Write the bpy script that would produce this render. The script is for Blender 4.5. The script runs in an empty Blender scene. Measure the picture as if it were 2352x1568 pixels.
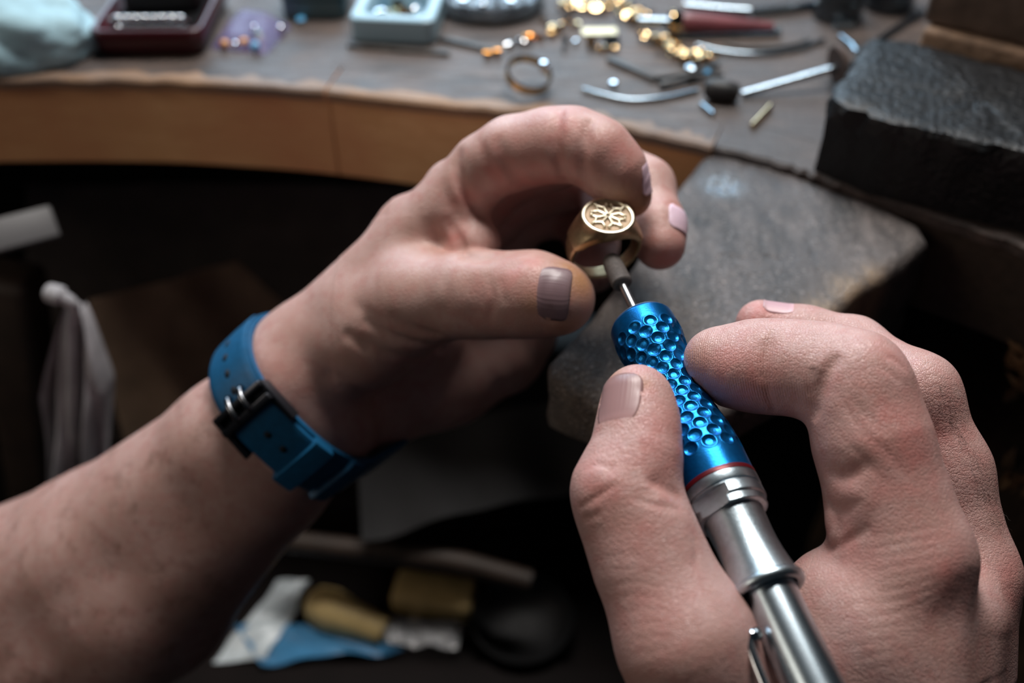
import bpy, bmesh, math, random
import numpy as np
from mathutils import Vector, Matrix

random.seed(7)
RNG = np.random.default_rng(11)
SC = bpy.context.scene
COL = SC.collection

# ---------------------------------------------------------------- camera, world, lights, exposure
PITCH = math.radians(42.0)
CAM = np.array([0.0, 0.0, 1.115])
F = 2352 * 35.0 / 36.0                     # focal length in pixels of the 2352 px wide frame
RIGHT = np.array([1.0, 0.0, 0.0])
UP = np.array([0.0, math.sin(PITCH), math.cos(PITCH)])
BACK = np.array([0.0, -math.cos(PITCH), math.sin(PITCH)])

cam_data = bpy.data.cameras.new('camera')
cam_data.lens = 35.0
cam_data.sensor_width = 36.0
cam_data.clip_start = 0.01
cam_data.dof.use_dof = True
cam_data.dof.focus_distance = 0.260
cam_data.dof.aperture_fstop = 6.2
cam_data.dof.aperture_blades = 0
camera = bpy.data.objects.new('camera', cam_data)
camera.location = CAM
camera.rotation_euler = (math.pi / 2 - PITCH, 0, 0)
COL.objects.link(camera)
SC.camera = camera

world = bpy.data.worlds.new('world')
world.use_nodes = True
SC.world = world
world.node_tree.nodes['Background'].inputs[0].default_value = (0.55, 0.75, 1.0, 1)
world.node_tree.nodes['Background'].inputs[1].default_value = 0.012

def area_light(name, loc, target, sx, sy, energy, color):
    ld = bpy.data.lights.new(name, 'AREA')
    ld.shape = 'RECTANGLE'
    ld.size, ld.size_y = sx, sy
    ld.energy = energy
    ld.color = color
    o = bpy.data.objects.new(name, ld)
    o.location = loc
    d = Vector(target) - Vector(loc)
    o.rotation_euler = d.to_track_quat('-Z', 'Y').to_euler()
    COL.objects.link(o)
    return o

# daylight from a window beyond the bench, and the shop lamp over the worker
area_light('window_light', (-0.35, 2.1, 1.95), (0.0, 0.25, 0.9), 1.7, 1.1, 46.0, (0.60, 0.81, 1.0))
area_light('bench_lamp', (0.05, 0.60, 1.72), (0.02, 0.22, 0.92), 0.44, 0.24, 10.5, (1.0, 0.95, 0.9))
area_light('fill_light', (-1.15, -0.12, 1.62), (0.0, 0.35, 0.85), 0.7, 0.5, 3.0, (1.0, 0.86, 0.72))  # added fill, set to reach forearm and bench front but miss the palm

SC.view_settings.view_transform = 'Standard'
SC.view_settings.look = 'None'
SC.view_settings.gamma = 1.0
SC.view_settings.use_curve_mapping = False
SC.view_settings.exposure = 0.0

# ---------------------------------------------------------------- helpers: space
def W(p):
    """camera-space millimetres (x right, y up, z towards the viewer) to world metres"""
    p = np.asarray(p, dtype=float) * 0.001
    return CAM + p[..., 0:1] * RIGHT + p[..., 1:2] * UP + p[..., 2:3] * BACK

def P(px, py, D):
    return np.array([(px - 1176) / F * D, -(py - 784) / F * D, -D])

def at_z(px, py, z):
    """world point on the horizontal plane z under one line of sight"""
    d = (px - 1176) / F * RIGHT - (py - 784) / F * UP - BACK
    t = (z - CAM[2]) / d[2]
    return CAM + d * t

def at_y(px, py, y):
    d = (px - 1176) / F * RIGHT - (py - 784) / F * UP - BACK
    t = (y - CAM[1]) / d[1]
    return CAM + d * t

# ---------------------------------------------------------------- helpers: objects
def tag(o, label=None, cat=None, group=None, kind=None):
    if label: o['label'] = label
    if cat: o['category'] = cat
    if group: o['group'] = group
    if kind: o['kind'] = kind
    return o

def thing(name, label, cat, loc=(0, 0, 0), group=None):
    o = bpy.data.objects.new(name, None)
    o.empty_display_size = 0.01
    o.location = loc
    COL.objects.link(o)
    return tag(o, label, cat, group)

def mesh_from(name, V, Fc, m, parent=None, smooth=True):
    """one mesh object from world-space vertices and faces"""
    V = np.asarray(V, dtype=float)
    if parent is not None:
        base = np.array(total_loc(parent))
        V = V - base
        loc = (0, 0, 0)
    else:
        loc = V.mean(axis=0)
        V = V - loc
    me = bpy.data.meshes.new(name)
    me.from_pydata([tuple(v) for v in V], [], [tuple(f) for f in Fc])
    me.validate()
    if m is not None: me.materials.append(m)
    me.polygons.foreach_set('use_smooth', [smooth] * len(me.polygons))
    o = bpy.data.objects.new(name, me)
    o.location = loc
    COL.objects.link(o)
    if parent is not None: o.parent = parent
    return o

def total_loc(o):
    l = Vector(o.location)
    while o.parent is not None:
        o = o.parent
        l = l + Vector(o.location)
    return l

def mesh_np(name, V, Q, m, parent=None):
    """fast quad mesh from numpy arrays (world space)"""
    V = np.asarray(V, dtype=np.float64)
    base = np.array(total_loc(parent)) if parent is not None else V.mean(axis=0)
    me = bpy.data.meshes.new(name)
    n, q = len(V), len(Q)
    me.vertices.add(n)
    me.vertices.foreach_set('co', (V - base).astype(np.float32).ravel())
    me.loops.add(q * 4)
    me.loops.foreach_set('vertex_index', Q.astype(np.int32).ravel())
    me.polygons.add(q)
    me.polygons.foreach_set('loop_start', np.arange(0, q * 4, 4, dtype=np.int32))
    me.polygons.foreach_set('loop_total', np.full(q, 4, dtype=np.int32))
    me.update(calc_edges=True)
    me.polygons.foreach_set('use_smooth', np.ones(q, dtype=bool))
    if m is not None: me.materials.append(m)
    o = bpy.data.objects.new(name, me)
    o.location = (0, 0, 0) if parent is not None else base
    COL.objects.link(o)
    if parent is not None: o.parent = parent
    return o

def sharpen(o, deg=35):
    me = o.data
    bm = bmesh.new(); bm.from_mesh(me)
    for e in bm.edges:
        if len(e.link_faces) == 2 and e.calc_face_angle(0) > math.radians(deg): e.smooth = False
    bm.to_mesh(me); bm.free()
    return o

def bevel(o, w, seg=2, deg=30):
    bm = bmesh.new(); bm.from_mesh(o.data)
    ed = [e for e in bm.edges if len(e.link_faces) == 2 and e.calc_face_angle(0) > math.radians(deg)]
    bmesh.ops.bevel(bm, geom=ed, offset=w, segments=seg, affect='EDGES', profile=0.5, clamp_overlap=True)
    bmesh.ops.recalc_face_normals(bm, faces=bm.faces)
    bm.to_mesh(o.data); bm.free()
    o.data.polygons.foreach_set('use_smooth', [True] * len(o.data.polygons))
    return sharpen(o, 50)

def unit(v):
    v = np.asarray(v, dtype=float)
    return v / np.linalg.norm(v)

def frame_of(t, ref=(0, 0, 1)):
    t = unit(t)
    ref = np.asarray(ref, dtype=float)
    if abs(np.dot(t, ref)) > 0.95: ref = np.array([0.0, 1.0, 0.0])
    u = unit(np.cross(ref, t)); v = np.cross(t, u)
    return u, v

def tube_geo(pts, rad, n=12, cap=True, closed=False):
    pts = np.asarray(pts, dtype=float)
    k = len(pts)
    rad = np.full(k, rad) if np.isscalar(rad) else np.asarray(rad, dtype=float)
    V, Fc = [], []
    tang = []
    for i in range(k):
        if closed: t = pts[(i + 1) % k] - pts[i - 1]
        else: t = pts[min(i + 1, k - 1)] - pts[max(i - 1, 0)]
        tang.append(unit(t))
    u, v = frame_of(tang[0])
    for i in range(k):
        t = tang[i]
        u = unit(u - t * np.dot(u, t)); v = np.cross(t, u)
        for j in range(n):
            a = 2 * math.pi * j / n
            V.append(pts[i] + rad[i] * (u * math.cos(a) + v * math.sin(a)))
    rng = k if closed else k - 1
    for i in range(rng):
        i2 = (i + 1) % k
        for j in range(n):
            j2 = (j + 1) % n
            Fc.append((i * n + j, i * n + j2, i2 * n + j2, i2 * n + j))
    if cap and not closed:
        Fc.append(tuple(range(n - 1, -1, -1)))
        Fc.append(tuple((k - 1) * n + j for j in range(n)))
    return np.array(V), Fc

def spline(pts, n):
    """Catmull-Rom through the points"""
    pts = np.asarray(pts, dtype=float)
    ext = np.vstack([2 * pts[0] - pts[1], pts, 2 * pts[-1] - pts[-2]])
    out = []
    segs = len(pts) - 1
    for i in range(segs):
        p0, p1, p2, p3 = ext[i:i + 4]
        for k in range(n):
            t = k / n
            out.append(0.5 * ((2 * p1) + (-p0 + p2) * t + (2 * p0 - 5 * p1 + 4 * p2 - p3) * t * t
                              + (-p0 + 3 * p1 - 3 * p2 + p3) * t ** 3))
    out.append(pts[-1])
    return np.array(out)

def join_geo(parts):
    V, Fc, o = [], [], 0
    for v, f in parts:
        V.append(np.asarray(v, dtype=float))
        Fc += [tuple(i + o for i in q) for q in f]
        o += len(v)
    return np.vstack(V), Fc

def box_geo(c, ax, ay, az):
    """box from its centre and three half-axis vectors"""
    c, ax, ay, az = [np.asarray(q, dtype=float) for q in (c, ax, ay, az)]
    V = [c + sx * ax + sy * ay + sz * az for sz in (-1, 1) for sy in (-1, 1) for sx in (-1, 1)]
    Fc = [(0, 2, 3, 1), (4, 5, 7, 6), (0, 1, 5, 4), (2, 6, 7, 3), (0, 4, 6, 2), (1, 3, 7, 5)]
    return np.array(V), Fc

def lathe_geo(org, axis, prof, n=48, ref=(0, 0, 1), cap0=False, cap1=False):
    """prof: list of (distance along the axis, radius)"""
    axis = unit(axis); u, v = frame_of(axis, ref)
    V, Fc = [], []
    k = len(prof)
    for s, r in prof:
        for j in range(n):
            a = 2 * math.pi * j / n
            V.append(np.asarray(org) + axis * s + r * (u * math.cos(a) + v * math.sin(a)))
    for i in range(k - 1):
        for j in range(n):
            j2 = (j + 1) % n
            Fc.append((i * n + j, i * n + j2, (i + 1) * n + j2, (i + 1) * n + j))
    if cap0: Fc.append(tuple(range(n - 1, -1, -1)))
    if cap1: Fc.append(tuple((k - 1) * n + j for j in range(n)))
    return np.array(V), Fc

def prism_geo(top, drop):
    """closed solid from a polygon (world points) extruded by a vector or list of vectors"""
    top = np.asarray(top, dtype=float); n = len(top)
    drop = np.asarray(drop, dtype=float)
    if drop.ndim == 1: drop = np.tile(drop, (n, 1))
    V = np.vstack([top, top + drop])
    a = 0.0
    for i in range(n):
        j = (i + 1) % n
        a += top[i][0] * top[j][1] - top[j][0] * top[i][1]
    up = tuple(range(n)); dn = tuple(range(2 * n - 1, n - 1, -1))
    Fc = [up, dn] + [(i, n + i, n + (i + 1) % n, (i + 1) % n) for i in range(n)]
    if a < 0: Fc = [tuple(reversed(f)) for f in Fc]
    return V, Fc

# ---------------------------------------------------------------- helpers: materials
def new_mat(name):
    m = bpy.data.materials.new(name)
    m.use_nodes = True
    nt = m.node_tree
    return m, nt, nt.nodes, nt.links, nt.nodes['Principled BSDF']

def plain(name, col, rough=0.5, metal=0.0, noise=0.0, nscale=80.0, bump=0.0, bscale=200.0, spec=0.5, coat=0.0, trans=0.0, sss=0.0, aniso=0.0):
    m, nt, N, L, b = new_mat(name)
    b.inputs['Base Color'].default_value = (*col, 1)
    b.inputs['Roughness'].default_value = rough
    b.inputs['Metallic'].default_value = metal
    b.inputs['Specular IOR Level'].default_value = spec
    b.inputs['Coat Weight'].default_value = coat
    b.inputs['Transmission Weight'].default_value = trans
    tc = N.new('ShaderNodeTexCoord')
    if noise > 0:
        nz = N.new('ShaderNodeTexNoise'); nz.inputs['Scale'].default_value = nscale; nz.inputs['Detail'].default_value = 6
        L.new(tc.outputs['Object'], nz.inputs['Vector'])
        mx = N.new('ShaderNodeMix'); mx.data_type = 'RGBA'
        lo = [max(0, c * (1 - noise)) for c in col]; hi = [min(1, c * (1 + noise)) for c in col]
        mx.inputs[6].default_value = (*lo, 1); mx.inputs[7].default_value = (*hi, 1)
        mr = N.new('ShaderNodeMapRange'); mr.inputs[1].default_value = 0.3; mr.inputs[2].default_value = 0.7
        L.new(nz.outputs['Fac'], mr.inputs[0]); L.new(mr.outputs[0], mx.inputs[0])
        L.new(mx.outputs[2], b.inputs['Base Color'])
    if bump > 0:
        nb = N.new('ShaderNodeTexNoise'); nb.inputs['Scale'].default_value = bscale; nb.inputs['Detail'].default_value = 4
        L.new(tc.outputs['Object'], nb.inputs['Vector'])
        bp = N.new('ShaderNodeBump'); bp.inputs['Strength'].default_value = bump; bp.inputs['Distance'].default_value = 0.001
        L.new(nb.outputs['Fac'], bp.inputs['Height']); L.new(bp.outputs[0], b.inputs['Normal'])
    return m
# ---------------------------------------------------------------- sculpting: signed distance fields on a grid (camera-space mm)
def smin(a, b, k):
    h = np.maximum(k - np.abs(a - b), 0) * (1.0 / k)
    return np.minimum(a, b) - h * h * (k * 0.25)

class Cone:
    """tapered capsule between two joints (x, y, z, r)"""
    def __init__(self, a, b):
        self.a, self.b = np.asarray(a[:3]), np.asarray(b[:3]); self.ra, self.rb = a[3], b[3]
        self.lo = np.minimum(self.a - self.ra, self.b - self.rb); self.hi = np.maximum(self.a + self.ra, self.b + self.rb)
    def __call__(self, X, Y, Z):
        ba = (self.b - self.a).astype(np.float32); a = self.a.astype(np.float32)
        px, py, pz = X - a[0], Y - a[1], Z - a[2]
        t = np.clip((px * ba[0] + py * ba[1] + pz * ba[2]) / np.float32(ba @ ba + 1e-9), 0, 1)
        d = np.sqrt((px - t * ba[0]) ** 2 + (py - t * ba[1]) ** 2 + (pz - t * ba[2]) ** 2)
        return d - (np.float32(self.ra) + t * np.float32(self.rb - self.ra))

class Blob:
    """ellipsoid: centre, radii, three axis vectors"""
    def __init__(self, c, r, ax=None):
        self.c, self.r = np.asarray(c[:3], dtype=np.float32), np.asarray(r, dtype=np.float32)
        self.ax = np.eye(3, dtype=np.float32) if ax is None else np.asarray(ax, dtype=np.float32)
        m = float(max(r)); self.lo = self.c - m; self.hi = self.c + m
    def __call__(self, X, Y, Z):
        q = [X - self.c[0], Y - self.c[1], Z - self.c[2]]
        k0 = 0; k1 = 0
        for i in range(3):
            l = q[0] * self.ax[i][0] + q[1] * self.ax[i][1] + q[2] * self.ax[i][2]
            k0 = k0 + (l / self.r[i]) ** 2; k1 = k1 + (l / self.r[i] ** 2) ** 2
        k0 = np.sqrt(k0); k1 = np.sqrt(k1) + 1e-6
        return k0 * (k0 - 1) / k1

class Field:
    FAR = 20.0
    def __init__(self, lo, hi, h):
        self.lo = np.asarray(lo, dtype=float); self.h = float(h)
        self.n = np.ceil((np.asarray(hi) - self.lo) / h).astype(int) + 1
        self.ax = [(self.lo[i] + np.arange(self.n[i]) * h).astype(np.float32) for i in range(3)]
        self.base = np.full(self.n, self.FAR, dtype=np.float32)
        self.d = None
    def sl(self, lo, hi):
        a = np.clip(np.floor((np.asarray(lo) - self.lo) / self.h).astype(int), 0, self.n)
        b = np.clip(np.ceil((np.asarray(hi) - self.lo) / self.h).astype(int) + 1, 0, self.n)
        return tuple(slice(int(a[i]), int(max(b[i], a[i]))) for i in range(3))
    def xyz(self, s):
        return (self.ax[0][s[0]][:, None, None], self.ax[1][s[1]][None, :, None], self.ax[2][s[2]][None, None, :])
    def put(self, arr, off, prims, k, margin=11.0):
        for p in prims:
            s = self.sl(p.lo - margin, p.hi + margin)
            if any(q.stop <= q.start for q in s): continue
            X, Y, Z = self.xyz(s)
            t = tuple(slice(q.start - o, q.stop - o) for q, o in zip(s, off))
            arr[t] = smin(arr[t], p(X, Y, Z).astype(np.float32), np.float32(k))
    def add_base(self, prims, k):
        self.put(self.base, (0, 0, 0), prims, k, 14.0)
    def finish_base(self):
        self.d = self.base.copy()
    def add_limb(self, prims, k, kb, kc=0.7):
        """a finger: blends with the palm by kb, stays apart from the other fingers"""
        lo = np.min([p.lo for p in prims], axis=0) - 12; hi = np.max([p.hi for p in prims], axis=0) + 12
        s = self.sl(lo, hi)
        g = np.full([q.stop - q.start for q in s], self.FAR, dtype=np.float32)
        self.put(g, [q.start for q in s], prims, k)
        m = smin(self.base[s], g, np.float32(kb))
        self.d[s] = smin(self.d[s], m, np.float32(kc))
    def sample(self, p):
        g = (np.asarray(p) - self.lo) / self.h
        i = np.clip(np.floor(g).astype(int), 0, self.n - 2); f = np.clip(g - i, 0, 1)
        out = 0
        for dx in (0, 1):
            for dy in (0, 1):
                for dz in (0, 1):
                    w = np.abs(1 - dx - f[..., 0]) * np.abs(1 - dy - f[..., 1]) * np.abs(1 - dz - f[..., 2])
                    out = out + w * self.d[i[..., 0] + dx, i[..., 1] + dy, i[..., 2] + dz]
        return out
    def grad(self, p):
        e = self.h
        g = np.stack([self.sample(p + np.eye(3)[i] * e) - self.sample(p - np.eye(3)[i] * e) for i in range(3)], -1)
        return g / (np.linalg.norm(g, axis=-1, keepdims=True) + 1e-9)
    def hit(self, pix):
        """where the lines of sight meet the surface (nan where they miss)"""
        pix = np.asarray(pix, dtype=float).reshape(-1, 2)
        zs = np.arange(-(self.lo[2] + (self.n[2] - 1) * self.h), -self.lo[2], 0.25)
        dirs = np.stack([(pix[:, 0] - 1176) / F, -(pix[:, 1] - 784) / F, -np.ones(len(pix))], -1)
        pts = dirs[:, None, :] * zs[None, :, None]
        inside = np.all((pts > self.lo) & (pts < self.lo + (self.n - 1) * self.h), axis=-1)
        v = np.where(inside, self.sample(pts), 20.0)
        neg = v < 0
        k = neg.argmax(axis=1)
        out = pts[np.arange(len(pix)), k].copy()
        out[~neg.any(axis=1)] = np.nan
        return out
    def stroke_pts(self, P3, amp, w, taper=True):
        P3 = np.asarray(P3)
        s = self.sl(P3.min(axis=0) - 2.6 * w, P3.max(axis=0) + 2.6 * w)
        if any(q.stop <= q.start for q in s): return
        X, Y, Z = self.xyz(s)
        segs = [(P3[i], P3[i + 1]) for i in range(len(P3) - 1)] or [(P3[0], P3[0] + 1e-4)]
        n = len(segs); best = None
        for i, (a, b) in enumerate(segs):
            fac = 1.0 if (n < 5 or not taper) else 0.25 + 0.75 * math.sin(math.pi * (i + 0.5) / n) ** 0.7
            e = np.float32(fac) * np.exp(-(Cone((*a, 0.0), (*b, 0.0))(X, Y, Z) / np.float32(w)) ** 2)
            best = e if best is None else np.maximum(best, e)
        self.d[s] += np.float32(amp) * best
    def strokes(self, lst):
        """(pixel polyline, depth in mm, width in mm): creases (+) and swellings (-) laid on the surface"""
        allp = []
        fine = []
        for pl, amp, w in lst:
            pl = np.asarray(pl, dtype=float)
            q = spline(pl, 4) if len(pl) > 2 else (np.array([pl[0] + (pl[-1] - pl[0]) * t for t in np.linspace(0, 1, 5)]) if len(pl) == 2 else pl)
            fine.append((len(allp), len(q), amp, w)); allp.extend(list(q))
        H = self.hit(allp)
        for st, n, amp, w in fine:
            p = H[st:st + n]
            p = p[~np.isnan(p[:, 0])]
            if len(p) == 0: continue
            # break the stroke where it jumps in depth
            run = [p[0]]
            for q in p[1:]:
                if abs(q[2] - run[-1][2]) > 11: 
                    if len(run) > 0: self.stroke_pts(run, amp, w)
                    run = [q]
                else: run.append(q)
            self.stroke_pts(run, amp, w)
    def mesh(self):
        d = self.d
        n0, n1, n2 = d.shape
        neg = d < 0
        c = np.zeros((n0 - 1, n1 - 1, n2 - 1), dtype=np.uint8)
        for dx in (0, 1):
            for dy in (0, 1):
                for dz in (0, 1):
                    c += neg[dx:n0 - 1 + dx, dy:n1 - 1 + dy, dz:n2 - 1 + dz]
        act = np.argwhere((c > 0) & (c < 8))
        idx = np.full(c.shape, -1, dtype=np.int32)
        idx[act[:, 0], act[:, 1], act[:, 2]] = np.arange(len(act))
        acc = np.zeros((len(act), 3)); cnt = np.zeros(len(act))
        corners = [(x, y, z) for x in (0, 1) for y in (0, 1) for z in (0, 1)]
        val = {q: d[act[:, 0] + q[0], act[:, 1] + q[1], act[:, 2] + q[2]].astype(float) for q in corners}
        for q in corners:
            for a in range(3):
                if q[a]: continue
                r = list(q); r[a] = 1; r = tuple(r)
                v0, v1 = val[q], val[r]
                m = (v0 < 0) != (v1 < 0)
                t = np.where(m, v0 / np.where(m, v0 - v1, 1), 0)
                p = np.zeros((len(act), 3)); p[:] = q; p[:, a] += t
                acc += p * m[:, None]; cnt += m
        V = self.lo + (act + acc / cnt[:, None]) * self.h
        quads = []
        for a in range(3):
            s0 = [slice(None)] * 3; s1 = [slice(None)] * 3
            s0[a] = slice(0, d.shape[a] - 1); s1[a] = slice(1, d.shape[a])
            e = neg[tuple(s0)] != neg[tuple(s1)]
            E_ = np.argwhere(e)
            b, cc = (a + 1) % 3, (a + 2) % 3
            ok = (E_[:, b] > 0) & (E_[:, cc] > 0) & (E_[:, b] < d.shape[b] - 1) & (E_[:, cc] < d.shape[cc] - 1)
            E_ = E_[ok]
            flip = neg[E_[:, 0], E_[:, 1], E_[:, 2]]
            def cell(ob, oc):
                q = E_.copy(); q[:, b] -= ob; q[:, cc] -= oc
                return idx[q[:, 0], q[:, 1], q[:, 2]]
            Q = np.stack([cell(1, 1), cell(0, 1), cell(0, 0), cell(1, 0)], -1)
            Q[~flip] = Q[~flip][:, ::-1]
            quads.append(Q)
        return V, np.vstack(quads)

def J(px, py, D, rpx):
    p = P(px, py, D)
    return np.array([p[0], p[1], p[2], rpx * D / F])

def chain(*js):
    return [Cone(js[i], js[i + 1]) for i in range(len(js) - 1)]
# ---------------------------------------------------------------- skin and nails
def skin_material(name, tint=(1, 1, 1), fine=1.0, hairy=0.0):
    m, nt, N, L, b = new_mat(name)
    tc = N.new('ShaderNodeTexCoord')
    def noise(scale, detail=5, rough=0.5):
        q = N.new('ShaderNodeTexNoise'); q.inputs['Scale'].default_value = scale
        q.inputs['Detail'].default_value = detail; q.inputs['Roughness'].default_value = rough
        L.new(tc.outputs['Object'], q.inputs['Vector']); return q
    def ramp(src, lo, hi):
        r = N.new('ShaderNodeMapRange'); r.inputs[1].default_value = lo; r.inputs[2].default_value = hi
        L.new(src, r.inputs[0]); return r.outputs[0]
    def mix(fac, a, c, mode='MIX'):
        x = N.new('ShaderNodeMix'); x.data_type = 'RGBA'; x.blend_type = mode
        if isinstance(fac, float): x.inputs[0].default_value = fac
        else: L.new(fac, x.inputs[0])
        for i, s in ((6, a), (7, c)):
            if isinstance(s, tuple): x.inputs[i].default_value = (*s, 1)
            else: L.new(s, x.inputs[i])
        return x.outputs[2]
    def math_(op, a, c):
        x = N.new('ShaderNodeMath'); x.operation = op
        for i, s in ((0, a), (1, c)):
            if isinstance(s, float): x.inputs[i].default_value = s
            else: L.new(s, x.inputs[i])
        return x.outputs[0]
    def attr(nm):
        q = N.new('ShaderNodeAttribute'); q.attribute_name = nm; return q.outputs['Fac']
    T = lambda c: tuple(x * t for x, t in zip(c, tint))
    base = mix(ramp(noise(70).outputs['Fac'], 0.35, 0.65), T((0.47, 0.280, 0.240)), T((0.56, 0.360, 0.325)))
    mott = mix(ramp(noise(260, 3).outputs['Fac'], 0.45, 0.75), base, T((0.49, 0.260, 0.230)))
    red = mix(math_('MULTIPLY', attr('flush'), ramp(noise(180, 5).outputs['Fac'], 0.2, 0.7)), mott, T((0.53, 0.205, 0.180)))
    grime = mix(attr('stain'), red, T((0.40, 0.20, 0.085)))
    if hairy > 0:
        grime = mix(math_('MULTIPLY', ramp(noise(120, 4, 0.7).outputs['Fac'], 0.52, 0.72), math_('MULTIPLY', attr('hairy'), hairy)), grime, T((0.17, 0.085, 0.06)))
    L.new(grime, b.inputs['Base Color'])
    rr = ramp(noise(400, 2).outputs['Fac'], 0.2, 0.8)
    rm = N.new('ShaderNodeMapRange'); rm.inputs[3].default_value = 0.32; rm.inputs[4].default_value = 0.48
    L.new(rr, rm.inputs[0]); L.new(rm.outputs[0], b.inputs['Roughness'])
    b.inputs['Specular IOR Level'].default_value = 0.5
    b.inputs['Subsurface Weight'].default_value = 0.12
    b.inputs['Subsurface Radius'].default_value = (1.0, 0.35, 0.2)
    b.inputs['Subsurface Scale'].default_value = 0.0022
    # pores, the fine criss-cross lines, finger ridges
    dist = noise(300, 3)
    wv = N.new('ShaderNodeVectorMath'); wv.operation = 'MULTIPLY_ADD'
    wv.inputs[1].default_value = (0.0022, 0.0022, 0.0022)
    L.new(dist.outputs['Color'], wv.inputs[0]); L.new(tc.outputs['Object'], wv.inputs[2])
    def cells(scale, stretch):
        mp = N.new('ShaderNodeMapping'); mp.inputs['Scale'].default_value = stretch
        mp.inputs['Rotation'].default_value = (0.5, 0.7, 0.35)
        L.new(wv.outputs[0], mp.inputs['Vector'])
        v = N.new('ShaderNodeTexVoronoi'); v.feature = 'DISTANCE_TO_EDGE'; v.inputs['Scale'].default_value = scale
        L.new(mp.outputs[0], v.inputs['Vector'])
        return ramp(v.outputs['Distance'], 0.0, 0.16)
    h = math_('ADD', math_('MULTIPLY', cells(1500, (1, 1, 0.5)), 0.5), math_('MULTIPLY', cells(760, (0.45, 1, 1)), 0.32))
    h = math_('ADD', h, math_('MULTIPLY', noise(2600, 3).outputs['Fac'], 0.4))
    ra = N.new('ShaderNodeAttribute'); ra.attribute_name = 'ridge_phase'
    sn = math_('SINE', math_('MULTIPLY', ra.outputs['Fac'], 6.283), 0.0)
    h = math_('ADD', h, math_('MULTIPLY', math_('MULTIPLY', sn, attr('ridge')), 0.5))
    bp = N.new('ShaderNodeBump'); bp.inputs['Strength'].default_value = 0.55 * fine; bp.inputs['Distance'].default_value = 0.00026
    L.new(h, bp.inputs['Height']); L.new(bp.outputs[0], b.inputs['Normal'])
    return m

def nail_material(name, col):
    m, nt, N, L, b = new_mat(name)
    tc = N.new('ShaderNodeTexCoord')
    nz = N.new('ShaderNodeTexNoise'); nz.inputs['Scale'].default_value = 350; nz.inputs['Detail'].default_value = 4
    L.new(tc.outputs['UV'], nz.inputs['Vector'])
    at = N.new('ShaderNodeAttribute'); at.attribute_name = 'along'
    cr = N.new('ShaderNodeValToRGB')
    e = cr.color_ramp.elements
    e[0].position = 0.0; e[0].color = (*[min(1, c * 1.35) for c in col], 1)
    e[1].position = 1.0; e[1].color = (col[0] * 0.80, col[1] * 0.78, col[2] * 0.72, 1)
    for pos, k in ((0.16, 1.25), (0.3, 1.0), (0.86, 0.96)):
        q = e.new(pos); q.color = (*[min(1, c * k) for c in col], 1)
    L.new(at.outputs['Fac'], cr.inputs['Fac']); L.new(cr.outputs['Color'], b.inputs['Base Color'])
    b.inputs['Roughness'].default_value = 0.36
    b.inputs['Subsurface Weight'].default_value = 0.08
    b.inputs['Subsurface Radius'].default_value = (1.0, 0.4, 0.3)
    b.inputs['Subsurface Scale'].default_value = 0.001
    ac = N.new('ShaderNodeAttribute'); ac.attribute_name = 'across'
    rid = N.new('ShaderNodeTexNoise'); rid.noise_dimensions = '1D'; rid.inputs['Scale'].default_value = 22; rid.inputs['Detail'].default_value = 3
    L.new(ac.outputs['Fac'], rid.inputs['W'])
    bp = N.new('ShaderNodeBump'); bp.inputs['Strength'].default_value = 0.35; bp.inputs['Distance'].default_value = 0.0002
    L.new(rid.outputs['Fac'], bp.inputs['Height']); L.new(bp.outputs[0], b.inputs['Normal'])
    return m

def attr_from_points(V, spots):
    """per-vertex weight from (camera-space point, radius mm, strength)"""
    w = np.zeros(len(V))
    for p, r, s in spots:
        if np.any(np.isnan(p)): continue
        w = np.maximum(w, s * np.exp(-(np.linalg.norm(V - p, axis=1) / r) ** 2))
    return w

def set_attr(o, name, w):
    a = o.data.attributes.new(name, 'FLOAT', 'POINT')
    a.data.foreach_set('value', np.asarray(w, dtype=np.float32))

def spots_from(field, lst):
    H = field.hit([(s[0], s[1]) for s in lst])
    return [(H[i], s[2], s[3]) for i, s in enumerate(lst)]

def nail_frame(field, base, tip):
    c = field.hit([((base[0] + tip[0]) / 2, (base[1] + tip[1]) / 2)])[0]
    b, t = field.hit([base, tip])
    if np.isnan(b[0]): b = c - (t - c)
    if np.isnan(t[0]): t = c + (c - b)
    return c, b, t

def nail_groove(field, c, axis, nrm, wid, length, depth=0.38):
    """bed of the nail: sink the flesh around its edge"""
    u = np.cross(axis, nrm)
    R = wid * 1.05
    ring = []
    for k in range(33):
        a = 2 * math.pi * k / 32
        s, t = math.cos(a), math.sin(a)
        sx = np.sign(s) * abs(s) ** 0.6; tx = np.sign(t) * abs(t) ** 0.75
        ph = sx * wid / R
        ring.append(c + u * R * math.sin(ph) + nrm * R * (math.cos(ph) - 1) + axis * tx * length)
    field.stroke_pts(ring, depth, 0.55, False)

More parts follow.
